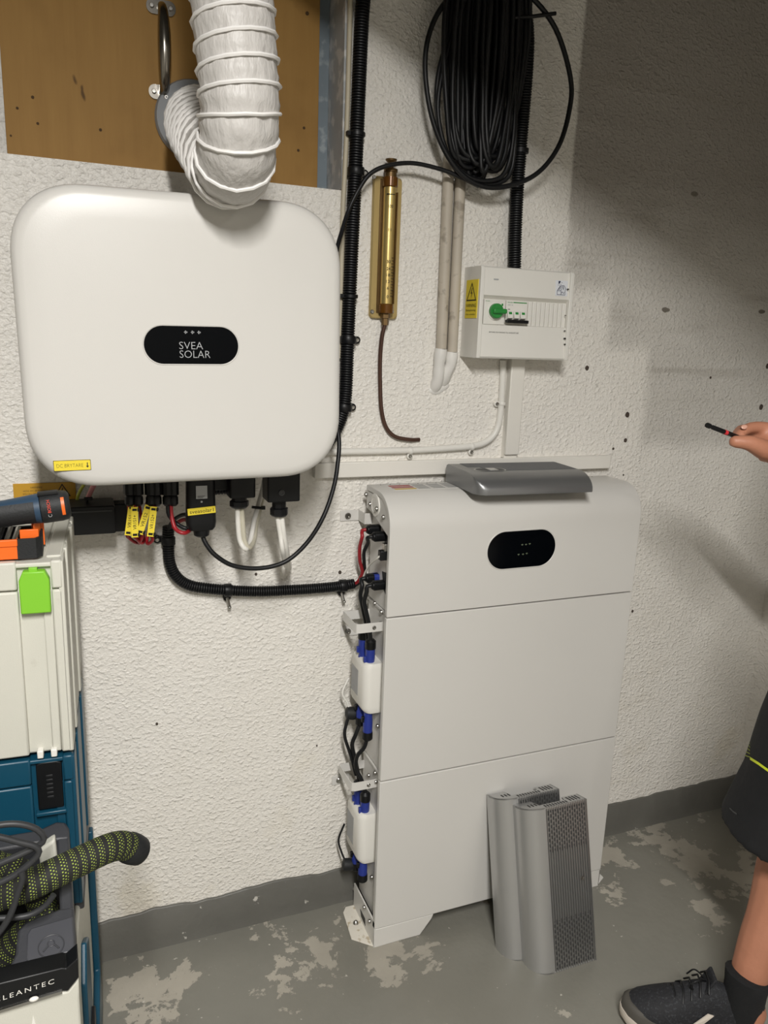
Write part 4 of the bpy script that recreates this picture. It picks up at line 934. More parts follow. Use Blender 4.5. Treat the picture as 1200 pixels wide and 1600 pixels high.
# blue plugs over and under the terminal covers, with jumper cables
def blue_plug(nm_lab, x, y, z0, z1, up_=True, cab=None):
    t = thing('blue_plug', (x, y, z0), nm_lab, 'plug', 'blue battery plugs')
    b = MB(); L = z1-z0
    if up_: prof = [(.0115, 0), (.0125, .006), (.010, L*.35), (.0115, L*.6), (.0115, L)]
    else: prof = [(.0115, 0), (.0115, L*.5), (.010, L*.7), (.012, L)]
    b.lathe(prof, (x, y, z0), (0, 0, 1), 14); b.build('plug_body', BLUE, t, smooth=40)
    b = MB(); zz = z1 if up_ else z0-.022; b.lathe([(.009, 0), (.0128, .004), (.0128, .018), (.012, .022)] if not up_ else [(.0125, 0), (.0128, .004), (.0128, .018), (.007, .024)], (x, y, zz), (0, 0, 1), 14); b.build('plug_boot', BLACK, t, smooth=40)
    b = MB(); b.box(x-.016, x-.008, y-.004, y+.004, (z0+z1)/2-.004, (z0+z1)/2+.010); b.build('release_tab', BLUE if up_ else BLACK, t, bevel=.001)
    if cab: cable('wire', cab, .005, BLACK_CABLE, parent=t)
    return t
A1, B1 = (-.014, -.085), (-.010, -.122)
blue_plug('blue plug nearer the wall, on top of the upper terminal cover', *A1, .715, .772); blue_plug('blue plug nearer the front, on top of the upper terminal cover', *B1, .705, .762)
zq = .545
blue_plug('blue plug nearer the wall, under the upper terminal cover', *A1, .572, .620, False, [V((A1[0], A1[1], .56)), V((-.026, -.088, .53)), V((-.034, -.085, .50)), V((-.026, -.09, .46)), V((-.018, -.09, .42)), V((A1[0], A1[1], .395))])
blue_plug('blue plug nearer the front, under the upper terminal cover', *B1, .552, .612, False, [V((B1[0], B1[1], .54)), V((-.016, -.12, .51)), V((-.03, -.112, .485)), V((-.03, -.105, .45)), V((-.018, -.115, .42)), V((B1[0], B1[1], .39))])
blue_plug('blue plug nearer the wall, on top of the lower terminal cover', *A1, .325, .378); blue_plug('blue plug nearer the front, on top of the lower terminal cover', *B1, .315, .368)
blue_plug('blue plug nearer the wall, under the lower terminal cover', *A1, .172, .215, False); blue_plug('blue plug nearer the front, under the lower terminal cover', *B1, .165, .212, False)
for (p_, lab, pts) in (((-.034, -.062, .575), 'round black signal plug under the upper terminal cover', [V((-.04, -.058, .60)), V((-.052, -.055, .625)), V((-.035, -.05, .66))]), ((-.036, -.075, .165), 'round black signal plug under the lower terminal cover', [V((-.045, -.06, .19)), V((-.05, -.05, .22)), V((-.035, -.048, .26))])):
    t = thing('signal_plug', p_, lab, 'plug', 'round signal plugs')
    b = MB(); b.lathe([(.006, 0), (.015, .004), (.016, .02), (.013, .032), (.009, .04)], V(p_)+V((-.012, 0, 0)), (1, -.2, -.1), 16); b.build('plug_body', RUBBER, t, smooth=40)
    cable('wire', [V(p_)]+pts, .0026, CABLE_W if p_[2] > .4 else BLACK_CABLE, parent=t)
cable('tail_wire', [V((-.034, -.066, .58)), V((-.045, -.07, .55)), V((-.05, -.075, .52)), V((-.036, -.085, .47)), V((-.024, -.09, .42))], .004, BLACK_CABLE, 'black lead from the round plug down to the lower strap', 'cable')

# ================================================================== silver covers
# (a) lying on the battery top
zt_ = Z3+.0015
def sp(px, py, z): return fl(px, py, z)
ang = radians(-3)
Mc = Matrix.Translation((.192, -.216, zt_)) @ Matrix.Rotation(ang, 4, 'Z')
cv = thing('top_cover', None, 'smooth silver cover with a thumb recess lying on the battery top', 'cover', 'silver battery covers', M=Mc)
LX_, DY_, HT = .292, .178, .043
prof = [(0, 0), (-.001, .004)]
for k in range(9):
    a = pi/2*k/8; prof.append((.062-.063*cos(a), .004+(HT-.004)*sin(a)))
prof += [(DY_-.012, HT), (DY_-.004, HT-.003), (DY_, HT-.01), (DY_, 0)]
# left end tapers in with a rounded corner in plan, right end is a straight cut
rings = []
for k in range(9):
    a = pi/2*k/8; x = .030*(1-cos(a)); cut = .030*(1-sin(a))
    rings.append([(x, max(y, cut*1.0) if y < .05 else y, z) for y, z in prof])
rings.append([(LX_-.002, y, z) for y, z in prof]); rings.append([(LX_, y*.995+.0005, z*.985) for y, z in prof])
b = MB(); b.loft(rings); b.build('shell', mat('silver_dark_reflect', '8c8d8e', .36, .7, var=.04, bump=.05, bscale=700), cv, smooth=40, local=True)  # same silver as the vented covers, its dark reflections put into the colour
b = MB(); 
for k in range(34):
    y0_ = .066+k*.003
    b.box(.058 if y0_ < .12 else .03, LX_-.006, y0_, y0_+.0016, HT-.0005, HT+.0008)
o = b.build('fine_ribs', mat('silver_dark_ribs', '76777a', .45, .6), cv, smooth=0, local=True); o['kind'] = 'stuff'  # ribs of the same silver, reflection darkness in the colour too
cx_, cy_ = .066, .078
b = MB(); b.loft([[(cx_+x*k, cy_+y*k, z) for x, y in rrect(.074, .034, .0165, 8)] for k, z in ((1.06, HT+.0004), (1.0, HT+.0012), (.94, HT+.0004), (.9, HT-.0005+.001))], cap=False); b.build('recess_rim', SILVER, cv, local=True)
b = MB(); b.prism([(cx_+x*.95, cy_+y*.95, HT+.0004) for x, y in rrect(.074, .034, .0165, 8)], (0, 0, .0005)); rc = b.build('recess_floor', mat('recess_shade', '3f4143', .5, .4), cv, local=True)  # flat piece; the dark tone paints in the shade of a recess
b = MB(); b.box(cx_-.006, cx_+.016, cy_-.014, cy_+.015, HT+.0008, HT+.0022); b.build('thumb_tab', SILVER, rc, bevel=.0006, local=True)

# (b) two vented covers leaning against the battery
def vent_cover(name, loc, tilt, yaw, lab):
    Mv = Matrix.Translation(V(loc)) @ Matrix.Rotation(yaw, 4, 'Z') @ Matrix.Rotation(-tilt, 4, 'X')
    t = thing(name, None, lab, 'cover', 'silver battery covers', M=Mv)
    H_ = .392; RX, RY, WV, DP = .052, .046, .122, .040
    th = .003
    arc = [(-RX*cos(pi/2*k/8), RY-RY*sin(pi/2*k/8)) for k in range(9)]
    out = [(-RX, RY+.012)]+arc+[(WV, 0), (WV, DP)]
    inn = [(WV-th, DP), (WV-th, th)]+[(x*(1-th/RX), y+th*(1-y/RY)) for x, y in arc[::-1]]+[(-RX+th, RY+.012)]
    b = MB(); b.prism([(x, y, 0) for x, y in arc+[(.004, 0), (.004, th)]+[(x*(1-th/RX), y+th*(1-y/RY)) for x, y in arc[::-1]]], (0, 0, H_)); b.build('curved_side', SILVER, t, smooth=40, local=True)
    b = MB(); b.box(-RX, -RX+th, RY, RY+.012, 0, H_); b.build('rear_lip', SILVER, t, local=True, smooth=0)
    b = MB(); b.box(.003, WV, .0035, .006, .004, H_-.004); b.build('mesh_back', SLOT, t, local=True, smooth=0)
    b = MB(); b.box(WV-th, WV, 0, DP, 0, H_); b.build('right_wall', SILVER_D, t, local=True, smooth=0)
    n = 17; pit = (WV-.006)/n
    for k in range(n):
        x0_ = .005+k*pit; b = MB()
        b.prism([(x0_, .004, 0), (x0_+pit*.14, 0, 0), (x0_+pit*.52, 0, 0), (x0_+pit*.66, .004, 0)], (0, 0, H_)); b.build('rib', SILVER_D, t, smooth=0, local=True)
    g_ = MB()     # bridges between the ribs leave a staggered pattern of holes at both ends, solid web in the middle
    for k in range(n):
        x0_ = .005+k*pit+pit*.62; x1_ = x0_+pit*.42
        lo, hi = .118-.0022*k*0, .285
        g_.box(x0_, x1_, .0034, .0046, lo+.0035*(k % 2), hi-.0035*(k % 2))
        zz = .010+.0065*(k % 2)
        while zz < lo-.004: g_.box(x0_, x1_, .0012, .0042, zz, zz+.0040); zz += .0128
        zz = hi+.006+.0065*(k % 2)
        while zz < H_-.012: g_.box(x0_, x1_, .0012, .0042, zz, zz+.0040); zz += .0128
        g_.box(x0_, x1_, .0012, .0042, 0, .005); g_.box(x0_, x1_, .0012, .0042, H_-.008, H_)
    o = g_.build('vent_webs', SILVER_D, t, smooth=0, local=True); o['kind'] = 'stuff'
    for nm_, z0_ in (('top_cap', H_-.003), ('bottom_cap', 0)):
        b = MB(); b.prism([(x, y, z0_) for x, y in [(-RX+.001, RY+.010)]+arc+[(WV, 0.001), (WV, DP), (WV-.045, DP), (WV-.050, .022), (.0, .022), (-.004, RY+.008)]], (0, 0, .003)); cp = b.build(nm_, SILVER, t, smooth=30, local=True)
        if nm_ == 'top_cap':
            for x_, y0_, y1_ in [(-.026+.009*k, .022, .036) for k in range(3)]+[(.008+.0075*k, .006, .017) for k in range(9)]+[(.082+.0085*k, .010, .034) for k in range(4)]:
                b = MB(); b.box(x_, x_+.0038, y0_, y1_, H_-.0002, H_+.0004); b.build('slot', SLOT, cp, smooth=0, local=True)
    b = MB(); b.lathe([(.0055, 0), (.005, .0012), (.0035, .0012), (.003, .0003)], (WV-.026, 0.0, .205), (0, -1, 0), 14); b.build('rivet', STEEL, t, local=True)
    return t
TL = .255
vent_cover('vent_cover', (.338, -.346, .0005), TL, radians(0), 'silver vented cover leaning on the battery, half hidden behind the front one')
vent_cover('vent_cover', (.378, -.404, .0005), TL, radians(0), 'silver vented cover leaning in front, its ribbed mesh face in full view')

# ================================================================== tool case stack on the vacuum
SM = Matrix.Translation((-.6455, -.455, 0)) @ Matrix.Rotation(-.050, 4, 'Z')    # local origin: front right edge of the cases
def sm(z): return SM @ Matrix.Translation((0, 0, z))
zc0, zc1 = .795, 1.118
def tool_case(name, lab, z0, z1, mt, latch_mt, latch, cat='tool case'):
    t = thing(name, None, lab, cat, 'stacked tool cases', M=sm(z0)); H_ = z1-z0; Wd, Dp = .396, .300
    b = MB(); b.box(-Wd+.006, -.004, .010, Dp-.006, .004, H_-.006); body = b.build('body', mt, t, bevel=.004, local=True)
    zl = H_-.045
    # front: raised panels left and right of the latch channels
    for x0_, x1_ in ((-Wd+.075, -.063), (-.016, 0), (-Wd, -Wd+.02)):
        b = MB(); b.box(x0_, x1_, 0, .014, .006, zl-.0012); b.build('front_panel', mt, t, bevel=.003, local=True)
        b = MB(); b.box(x0_, x1_, -.001, .014, zl+.0012, H_); b.build('lid_panel', mt, t, bevel=.003, local=True)
    b = MB(); b.box(-.030, -.0165, .005, .014, .006, zl-.002); b.build('channel_ridge', mt, t, bevel=.002, local=True)
    # lid top with grooves
    b = MB(); b.box(-Wd, 0, 0.002, Dp, H_-.010, H_-.003); b.build('lid', mt, t, bevel=.002, local=True)
    for x0_, x1_ in ((-Wd, -.062), (-.048, -.028), (-.024, -.002)):
        b = MB(); b.box(x0_, x1_, .030, Dp-.01, H_-.005, H_); b.build('lid_rib', mt, t, bevel=.002, local=True)
    # ribs on the right side
    for y0_, y1_, dx in ((.0, .05, .003), (.075, .10, .006), (.12, .20, .002), (.215, .24, .007), (.26, .30, .004)):
        b = MB(); b.box(-.006, dx*.6, y0_, y1_, .006 if y1_ < .25 else .03, H_-.002); b.build('side_rib', mt, t, bevel=.002, local=True)
    latch(t, H_)
    return t
def latch_green(t, H_):
    z1_ = H_-.012; z0_ = z1_-.068
    b = MB(); b.prism([(-.060, -.006, z0_), (-.018, -.006, z0_), (-.018, -.006, z1_-.016), (-.024, -.006, z1_-.002), (-.054, -.006, z1_-.002), (-.060, -.006, z1_-.016)], (0, .016, 0)); o = b.build('latch', GREEN_LT, t, bevel=.002, local=True)
    b = MB(); b.box(-.046, -.034, -.003, .008, z1_-.004, z1_+.003); b.build('latch_tab', GREEN_LT, o, bevel=.001, local=True)
    for x_ in (-.052, -.032):
        b = MB(); b.box(x_, x_+.009, -.002, .012, .0, .013); b.build('hinge_lug', WHITE_PL, t, bevel=.0015, local=True)
def latch_black(t, H_):
    z1_ = H_-.012; z0_ = z1_-.080
    b = MB(); b.prism([(-.056, .002, z0_), (-.018, .002, z0_), (-.018, .002, z1_), (-.026, .002, z1_+.004), (-.048, .002, z1_+.004), (-.056, .002, z1_)], (0, .012, 0)); o = b.build('latch', BLACK, t, bevel=.002, local=True)
    for k in range(6):     # worn moulded mark, not legible in the photo
        b = MB(); b.box(-.042, -.032, .0012, .003, z0_+.020+.0075*k, z0_+.0235+.0075*k); b.build('moulded_mark', mat('moulded_black', '1c1d1f', .5), o, bevel=.0006, local=True)
    b = MB(); b.box(-.060, -.014, -.002, .010, z0_-.010, z0_-.003); b.build('latch_ledge', PETROL, t, bevel=.002, local=True)
tool_case('tool_case', 'light grey tool case with a lime green latch, topmost of the stack', zc0, zc1, CASE_GREY, GREEN_LT, latch_green)
tool_case('tool_case', 'petrol blue tool case with a black latch under the grey one', .512, zc0-.001, PETROL, BLACK, latch_black)

# ---- vacuum
vac = thing('shop_vacuum', None, 'light grey shop vacuum with dark top deck lettered CLEANTEC, under the tool cases', 'vacuum', M=sm(0))
b = MB(); rbox(b, -.205, .035, .265, .40, .50, .47, .03, 'z'); b.build('container', CASE_GREY, vac, local=True, bevel=.006)
b = MB(); b.box(-.40, .002, .02, .285, .490, .511); b.build('rear_deck', VAC_DARK, vac, local=True, bevel=.003)
b = MB(); b.prism([(-.006, -.17, .03), (-.006, .285, .03), (-.006, .285, .47), (-.006, .265, .47), (-.006, .265, .14), (-.006, .10, .10), (-.006, -.17, .10)], (.014, 0, 0)); b.build('side_frame', PETROL, vac, local=True, bevel=.003)
b = MB(); b.prism([(-.006, -.05, .20), (-.006, .06, .24), (-.006, .06, .40), (-.006, .0, .44), (-.006, -.05, .40)], (.010, 0, 0)); lt = b.build('side_latch', PETROL, vac, local=True, bevel=.003)
b = MB(); b.box(-.002, .010, -.02, .03, .25, .28); b.build('latch_hook', BLACK, lt, local=True, bevel=.002)
for x_ in (-.045, -.40):
    b = MB(); b.lathe([(.03, 0), (.036, .006), (.036, .03), (.03, .036)], (x_, .22, .037), (1, 0, 0), 24); b.build('wheel', RUBBER, vac, local=True)
for x_ in (-.36, -.05):
    b = MB(); b.lathe([(.02, -.012), (.028, -.010), (.028, .010), (.02, .012)], (x_, -.15, .0285), (1, 0, 0), 16); b.build('castor', RUBBER, vac, local=True)
# top deck: sloping frame round the hose bay
dA, dB = V((-.66, -.47, .672)), V((-.655, -.70, .612)); dN = (V((1, 0, 0)).cross(dA-dB)).normalized()
def deck(px, py, lift=0.):
    d = ray(px, py); q = dA+dN*lift; return CAM+d*((q-CAM).dot(dN)/d.dot(dN))
def slab(pix, th, lift, name, mt, bevel=.004, parent=vac):
    b = MB(); b.prism([deck(px, py, lift) for px, py in pix], -dN*th); return b.build(name, mt, parent, bevel=bevel, smooth=40)
slab([(-330, 1386), (-330, 1360), (60, 1296), (88, 1283), (103, 1284), (108, 1293), (108, 1310), (88, 1312)], .10, 0, 'rear_bar', VAC_DARK)
slab([(88, 1310), (108, 1302), (116, 1440), (118, 1470), (97, 1470), (94, 1430)], .09, -.001, 'right_column', VAC_DARK)
slab([(-330, 1620), (-330, 1578), (0, 1516), (15, 1508), (24, 1490), (27, 1455), (38, 1441), (62, 1430), (94, 1419), (116, 1416), (119, 1497), (98, 1514), (0, 1538)], .07, 0, 'front_slab', VAC_DARK)
slab([(42, 1460), (48, 1450), (114, 1431), (116, 1480), (108, 1488), (45, 1503), (41, 1498)], .004, .003, 'corner_pad', mat('pad_grey', '4a4b50', .45, var=.1), .002)
# round emblem moulded into the pad
ec = deck(80, 1478, .0035); eX = V((1, 0, 0)); eY = (dA-dB).normalized()
b = MB(); rp = [ec+eX*.0165*cos(2*pi*k/28)+eY*.0165*sin(2*pi*k/28) for k in range(28)]; b.tube(rp, .0009, 6, True)
rp = [ec+eX*.0045*cos(2*pi*k/16)+eY*(.004+.0045*sin(2*pi*k/16)) for k in range(16)]; b.tube(rp, .0008, 6, True)
for sx in (-1, 1): b.tube([ec+eX*sx*.010+eY*(-.006), ec+eX*sx*.004+eY*.001], .0012, 6)
em = b.build('moulded_emblem', VAC_DARK, vac, smooth=50)
yb = -.708
bz = [w(-330, 1619, yb), w(0, 1537, yb), w(97, 1513, yb), w(103, 1514, yb), w(121, 1498, yb), w(123, 1528, yb), w(106, 1549, yb), w(97, 1549, yb), w(0, 1577, yb), w(-330, 1672, yb)]
b = MB(); b.prism(bz, (0, .03, 0)); be = b.build('black_bezel', BLACK, vac, bevel=.0015)
c0, c1 = w(6, 1559, yb), w(85, 1533, yb)
dX = (c1-c0).normalized(); WT = (c1-c0).length*1.19; Mt = basis(c1-dX*WT/2+V((0, 0, .0005)), dX, (0, 0, 1))
text('CLEANTEC', WT, .0072, Mt, WHITE_PL, be, thin=-.005, space=1.35, shear=.12)
b = MB(); b.prism([w(-330, 1672, yb), w(0, 1577, yb), w(97, 1547, yb), w(97, 1551, yb), w(0, 1581, yb), w(-330, 1677, yb)], (0, -.002, 0)); b.build('chrome_strip', STEEL, vac, smooth=0)
b = MB(); q = w(53, 1561, yb-.003); b.ell(q, (.006, .003, .0035), 12, 8); b.build('strip_light', WHITE_PL, vac)
b = MB(); b.prism([w(-330, 1676, yb+.004), w(0, 1580, yb+.004), w(98, 1551, yb+.004), w(106, 1549, yb+.004), w(123, 1528, yb+.004), w(124, 1560, yb+.004), V((w(124, 1560, yb+.004).x, yb+.004, .045)), V((w(-330, 1676, yb+.004).x, yb+.004, .045))], (0, .05, 0)); b.build('front_cover', CASE_GREY, vac, bevel=.003)
b = MB(); q = w(52, 1590, yb+.004); b.prism([(q.x-.003, q.y-.001, q.z-.02), (q.x+.003, q.y-.001, q.z-.02), (q.x+.0018, q.y-.001, q.z-.006), (q.x, q.y-.001, q.z+.004), (q.x-.0018, q.y-.001, q.z-.006)], (0, .002, 0)); b.build('white_marker', WHITE_PL, vac, smooth=0)
# bay interior
b = MB(); b.box(-.39, -.012, -.20, .01, .47, .520); b.build('bay_floor', mat('bay_dark', '141415', .8), vac, local=True, smooth=0)
b = MB(); b.box(-.39, -.03, -.012, -.004, .50, .655); b.build('bay_back', MATS['bay_dark'], vac, local=True, smooth=0)
bi = MB(); bi.prism([w(60, 1330, -.52), w(86, 1312, -.52), w(92, 1360, -.52), w(65, 1375, -.52)], (0, .02, 0)); bi.build('bay_lining', CASE_GREY, vac, bevel=.004)
# hose with braided sleeve
hs = thing('vacuum_hose', w(60, 1400, -.6), 'black and lime braided vacuum hose sticking out to the right of the cases', 'hose')
pts = [w(-95, 1425, -.60), w(-20, 1404, -.61), w(40, 1385, -.61), w(90, 1362, -.60), w(130, 1343, -.585), w(165, 1327, -.57), w(188, 1321, -.555), w(204, 1325, -.545)]
b = MB(); pp = resample(spline(pts, .004), .003); b.tube(pp, .0215, 40, uv=True); b.build('sleeve', M_HOSE, hs, smooth=60, fix=False)
b = MB(); e0, e1 = pp[-1], pp[-1]+(pp[-1]-pp[-4]).normalized()*.03
dr_ = (pp[-1]-pp[-5]).normalized(); b.lathe([(.0222, -.006), (.0235, -.002), (.0235, .010), (.022, .022), (.019, .026), (.0125, .028), (.012, .018)], e0, dr_, 24); cf_ = b.build('end_cuff', RUBBER, hs, smooth=40)
b = MB(); q = e0+dr_*.024+V((.006, 0, .016)); b.ell(q, (.0045, .004, .004), 10, 6); b.build('lug', RUBBER, cf_)
for pl_, yy_ in (([(-60, 1320), (-10, 1352), (25, 1362), (52, 1385), (66, 1415), (70, 1445)], -.555), ([(-60, 1590), (-10, 1520), (18, 1480), (48, 1450), (78, 1431), (92, 1424)], -.565)):
    b = MB(); b.tube(resample(spline([w(px, py, yy_) for px, py in pl_], .004), .003), .0205, 40, uv=True); b.build('coiled_sleeve', M_HOSE, hs, smooth=60, fix=False)
CORD = mat('grey_cord', '2e2f31', .5, var=.1)
pw = thing('power_cord', w(40, 1320, -.66), 'dark grey power cord looped over the vacuum hose', 'cord')
for pl_, yy_ in (([(-40, 1300), (0, 1289), (32, 1288), (58, 1296), (69, 1310), (60, 1321), (35, 1334), (0, 1349), (-40, 1366)], -.665), ([(-40, 1303), (0, 1308), (30, 1316), (54, 1322), (61, 1331), (52, 1344), (25, 1366), (0, 1379), (-40, 1398)], -.672), ([(32, 1362), (35, 1372), (28, 1395), (18, 1425), (4, 1450), (-20, 1478)], -.675), ([(84, 1398), (70, 1416), (45, 1430), (15, 1434), (-30, 1436)], -.645)):
    cable('cord_loop', [w(px, py, yy_) for px, py in pl_], .0042, CORD, parent=pw)

# ---- tray of bits and the cordless drill on the top case
zt = zc1+.0005
tx1 = w(66, 860, -.437).x; ty0 = -.437
tray = thing('bit_tray', (tx1-.08, ty0+.05, zt), 'orange and black bit tray on top of the grey tool case', 'tray')
b = MB(); b.box(tx1-.034, tx1, ty0, ty0+.10, zt, zt+.033); b.box(tx1-.22, tx1-.034, ty0+.006, ty0+.10, zt, zt+.008)
c = MB(); c.loft([[(tx1-.034+x, ty0+y, z) for x, y in [(0, 0), (.026, 0), (.034, .010), (.034, .10), (.030, .10), (.030, .012), (.024, .004), (0, .004)]] for z in (zt, zt+.031)]); c.build('corner_wall', RUBBER, tray, smooth=30)
b = MB(); b.box(tx1-.22, tx1-.031, ty0+.004, ty0+.10, zt, zt+.008); b.build('tray_base', RUBBER, tray)
b = MB(); b.box(tx1-.22, tx1-.033, ty0, ty0+.005, zt, zt+.031); b.box(tx1-.22, tx1-.033, ty0-.002, ty0+.005, zt+.020, zt+.031); b.build('front_wall', ORANGE, tray, bevel=.0015)
b = MB(); b.prism([(tx1-.012, ty0+.035, zt+.02), (tx1-.003, ty0+.050, zt+.02), (tx1-.003, ty0+.050, zt+.052), (tx1-.012, ty0+.035, zt+.046)], (0, .004, 0)); b.box(tx1-.030, tx1-.004, ty0+.012, ty0+.016, zt+.008, zt+.042); b.box(tx1-.016, tx1+.002, ty0+.06, ty0+.066, zt+.004, zt+.055); b.build('end_wall', ORANGE, tray, bevel=.001)
b = MB(); b.box(tx1-.22, tx1-.002, ty0+.092, ty0+.10, zt, zt+.028); b.build('rear_wall', RUBBER, tray, bevel=.0015)
BITL = ['steel driver bit in the orange tray, nearest the tray corner', 'steel driver bit in the orange tray, second from the tray corner', 'black driver bit in the orange tray, third from the tray corner', 'steel driver bit in the orange tray, at the left picture edge']
for k in range(4):
    x_ = tx1-.043-.011*k; o = MB(); p0 = V((x_, ty0+.012, zt+.012)); p1 = V((x_+.008, ty0+.075, zt+.030)); o.tube([p0, p1], .0042, 6)
    tag(o.build('driver_bit', BLACK if k == 2 else STEEL, smooth=20), BITL[k], 'bit', 'driver bits in the tray')
yd = ty0+.042
d0, d1 = w(-75, 812, yd), w(109, 788, yd); ax = (d1-d0).normalized(); Ld = (d1-d0).length
drill = thing('cordless_drill', (d0.x, yd, zt), 'blue and black cordless drill lying on the bit tray', 'drill')
b = MB(); b.lathe([(.012, 0), (.016, .004), (.018, .03), (.0195, .075), (.022, .105), (.0232, Ld-.042)], d0, ax, 28); b.build('motor_housing', DRILL_BLUE, drill, smooth=40)
b = MB(); b.lathe([(.0236, Ld-.041), (.0242, Ld-.038), (.0240, Ld-.012), (.0225, Ld-.004), (.018, Ld)], d0, ax, 28); rc_ = b.build('rear_cap', RUBBER, drill, smooth=40)
side = V((0, -1, 0)); side = (side-ax*side.dot(ax)).normalized(); upv = side.cross(ax).normalized(); upv = upv if upv.z > 0 else -upv
def surf(L, a, r): return d0+ax*L+(side*cos(a)+upv*sin(a))*r
def patch(L0, L1, a0, a1, r, th, name, mt, parent, n=8):
    b = MB(); rings = []
    for i in range(n+1):
        a = a0+(a1-a0)*i/n; rings.append([surf(L0, a, r), surf(L1, a, r), surf(L1, a, r+th), surf(L0, a, r+th)])
    b.loft(rings); return b.build(name, mt, parent, smooth=40)
patch(.055, Ld-.050, radians(-50), radians(38), .0205, .0035, 'rubber_grip', RUBBER, drill)
patch(Ld-.043, Ld-.014, radians(58), radians(100), .0238, .0018, 'top_vent', BLACK, rc_)
patch(Ld-.0115, Ld-.0068, radians(-25), radians(42), .0236, .0010, 'orange_bar', ORANGE, rc_)
RDT = mat('logo_red', 'e8503a', .5)
text('BOSCH', .020, .0046, basis(surf(Ld-.029, radians(14), .0244), (upv*1.0), -ax), RDT, rc_, depth=.0004)
b = MB(); q = surf(Ld-.029, radians(-20), .0242); rp = [q+(upv*cos(2*pi*k/16)+ax*sin(2*pi*k/16))*.0024 for k in range(16)]; b.tube(rp, .0004, 5, True); b.build('round_mark', INK_GREY, rc_)
b = MB(); b.lathe([(.010, -.045), (.014, -.04), (.015, -.012), (.012, 0)], d0, ax, 20); b.build('chuck', BLACK, drill)
hp0 = d0+ax*.03; b = MB(); b.tube(spline([hp0, hp0+V((-.01, .04, .0)), hp0+V((-.02, .10, .0))], .01), lambda i, n, L: .017+.003*cos(L*40), 16); b.build('grip_handle', RUBBER, drill)
b = MB(); b.box(hp0.x-.060, hp0.x-.002, hp0.y+.095, hp0.y+.135, hp0.z-.02, hp0.z+.02); b.build('battery_pack', BLACK, drill, bevel=.005)

# ================================================================== person at the right edge
def remeshed(b, vox, smooth_it=4):
    me = bpy.data.meshes.new('tmp'); me.from_pydata(b.v, [], b.f); o = bpy.data.objects.new('tmp', me); COL.objects.link(o)
    r = o.modifiers.new('r', 'REMESH'); r.mode = 'VOXEL'; r.voxel_size = vox
    s_ = o.modifiers.new('s', 'SMOOTH'); s_.factor = .5; s_.iterations = smooth_it
    dg = bpy.context.evaluated_depsgraph_get(); out = bpy.data.meshes.new_from_object(o.evaluated_get(dg)); bpy.data.objects.remove(o); bpy.data.meshes.remove(me)
    return out
def limb(b, pts, rads, seg=14):
    P = spline(pts, .012); n = len(P); tot = len(pts)-1
    # radius by nearest control parameter
    cum = [0]
    for a_, c_ in zip(pts, pts[1:]): cum.append(cum[-1]+(V(c_)-V(a_)).length)
    def rf(i, n_, L):
        L = min(L, cum[-1]-1e-6)*1.0
        for k in range(tot):
            if L <= cum[k+1]: f_ = (L-cum[k])/(cum[k+1]-cum[k]); f_ = max(0, min(1, f_)); f_ = f_*f_*(3-2*f_); return rads[k]+(rads[k+1]-rads[k])*f_
        return rads[-1]
    b.tube(P, rf, seg)
    b.ell(P[0], (rads[0],)*3, seg, 8); b.ell(P[-1], (rads[-1],)*3, seg, 8)
HY = -.625          # plane of the working hand
Hd = lambda px, py, dy=0.: w(px, py, HY+dy)
per = thing('person', (.80, -.80, 0), 'person in black work shorts and sneakers at the right edge holding a driver bit', 'person')
hipR, kneeR, ankR = V((.785, -.70, .93)), V((.768, -.655, .50)), V((.667, -.676, .095))
hipL, kneeL, ankL = V((.835, -.90, .93)), V((.86, -.96, .50)), V((.90, -.99, .095))
B = MB()
limb(B, [hipR, hipR.lerp(kneeR, .5), kneeR, kneeR.lerp(ankR, .28)+V((.018, 0, 0)), kneeR.lerp(ankR, .62)+V((.008, 0, 0)), ankR], [.088, .075, .058, .060, .045, .037])
limb(B, [hipL, hipL.lerp(kneeL, .5), kneeL, kneeL.lerp(ankL, .28)+V((.018, 0, 0)), kneeL.lerp(ankL, .62)+V((.008, 0, 0)), ankL], [.088, .075, .058, .060, .045, .037])
fdR = V((-.235, .121, 0)).normalized(); fdL = V((-.27, -.02, 0)).normalized()
for a_, d_ in ((ankR, fdR), (ankL, fdL)):
    limb(B, [a_, a_+V((0, 0, -.045))-d_*.02, a_+V((0, 0, -.052))+d_*.06, a_+V((0, 0, -.062))+d_*.15], [.036, .034, .032, .024])
pel = V((.865, -.805, .98)); che = V((.87, -.805, 1.32))
B.ell(pel, (.115, .165, .12)); B.ell((.868, -.805, 1.14), (.108, .150, .15)); B.ell(che, (.118, .175, .17)); B.ell((.872, -.805, 1.42), (.085, .19, .07))
limb(B, [V((.872, -.805, 1.44)), V((.86, -.805, 1.53)), V((.852, -.805, 1.58))], [.06, .054, .054])
hc = V((.845, -.805, 1.66)); B.ell(hc, (.092, .074, .098)); B.ell(hc+V((-.03, 0, -.055)), (.058, .056, .055)); B.ell(hc+V((-.088, 0, -.012)), (.018, .012, .022)); B.ell(hc+V((-.078, 0, -.058)), (.014, .026, .010)); B.ell(hc+V((-.066, 0, -.092)), (.022, .03, .02)); B.ell(hc+V((-.078, 0, .028)), (.016, .05, .012))
for s_ in (-1, 1): B.ell(hc+V((.005, s_*.076, -.012)), (.020, .009, .032))
shR, shL = V((.872, -.625, 1.42)), V((.872, -.985, 1.42))
elR = V((.86, -.575, 1.13)); wrR = Hd(1248, 701)
limb(B, [shR, shR.lerp(elR, .5), elR, elR.lerp(wrR, .3), elR.lerp(wrR, .7), wrR], [.060, .052, .042, .046, .036, .030])
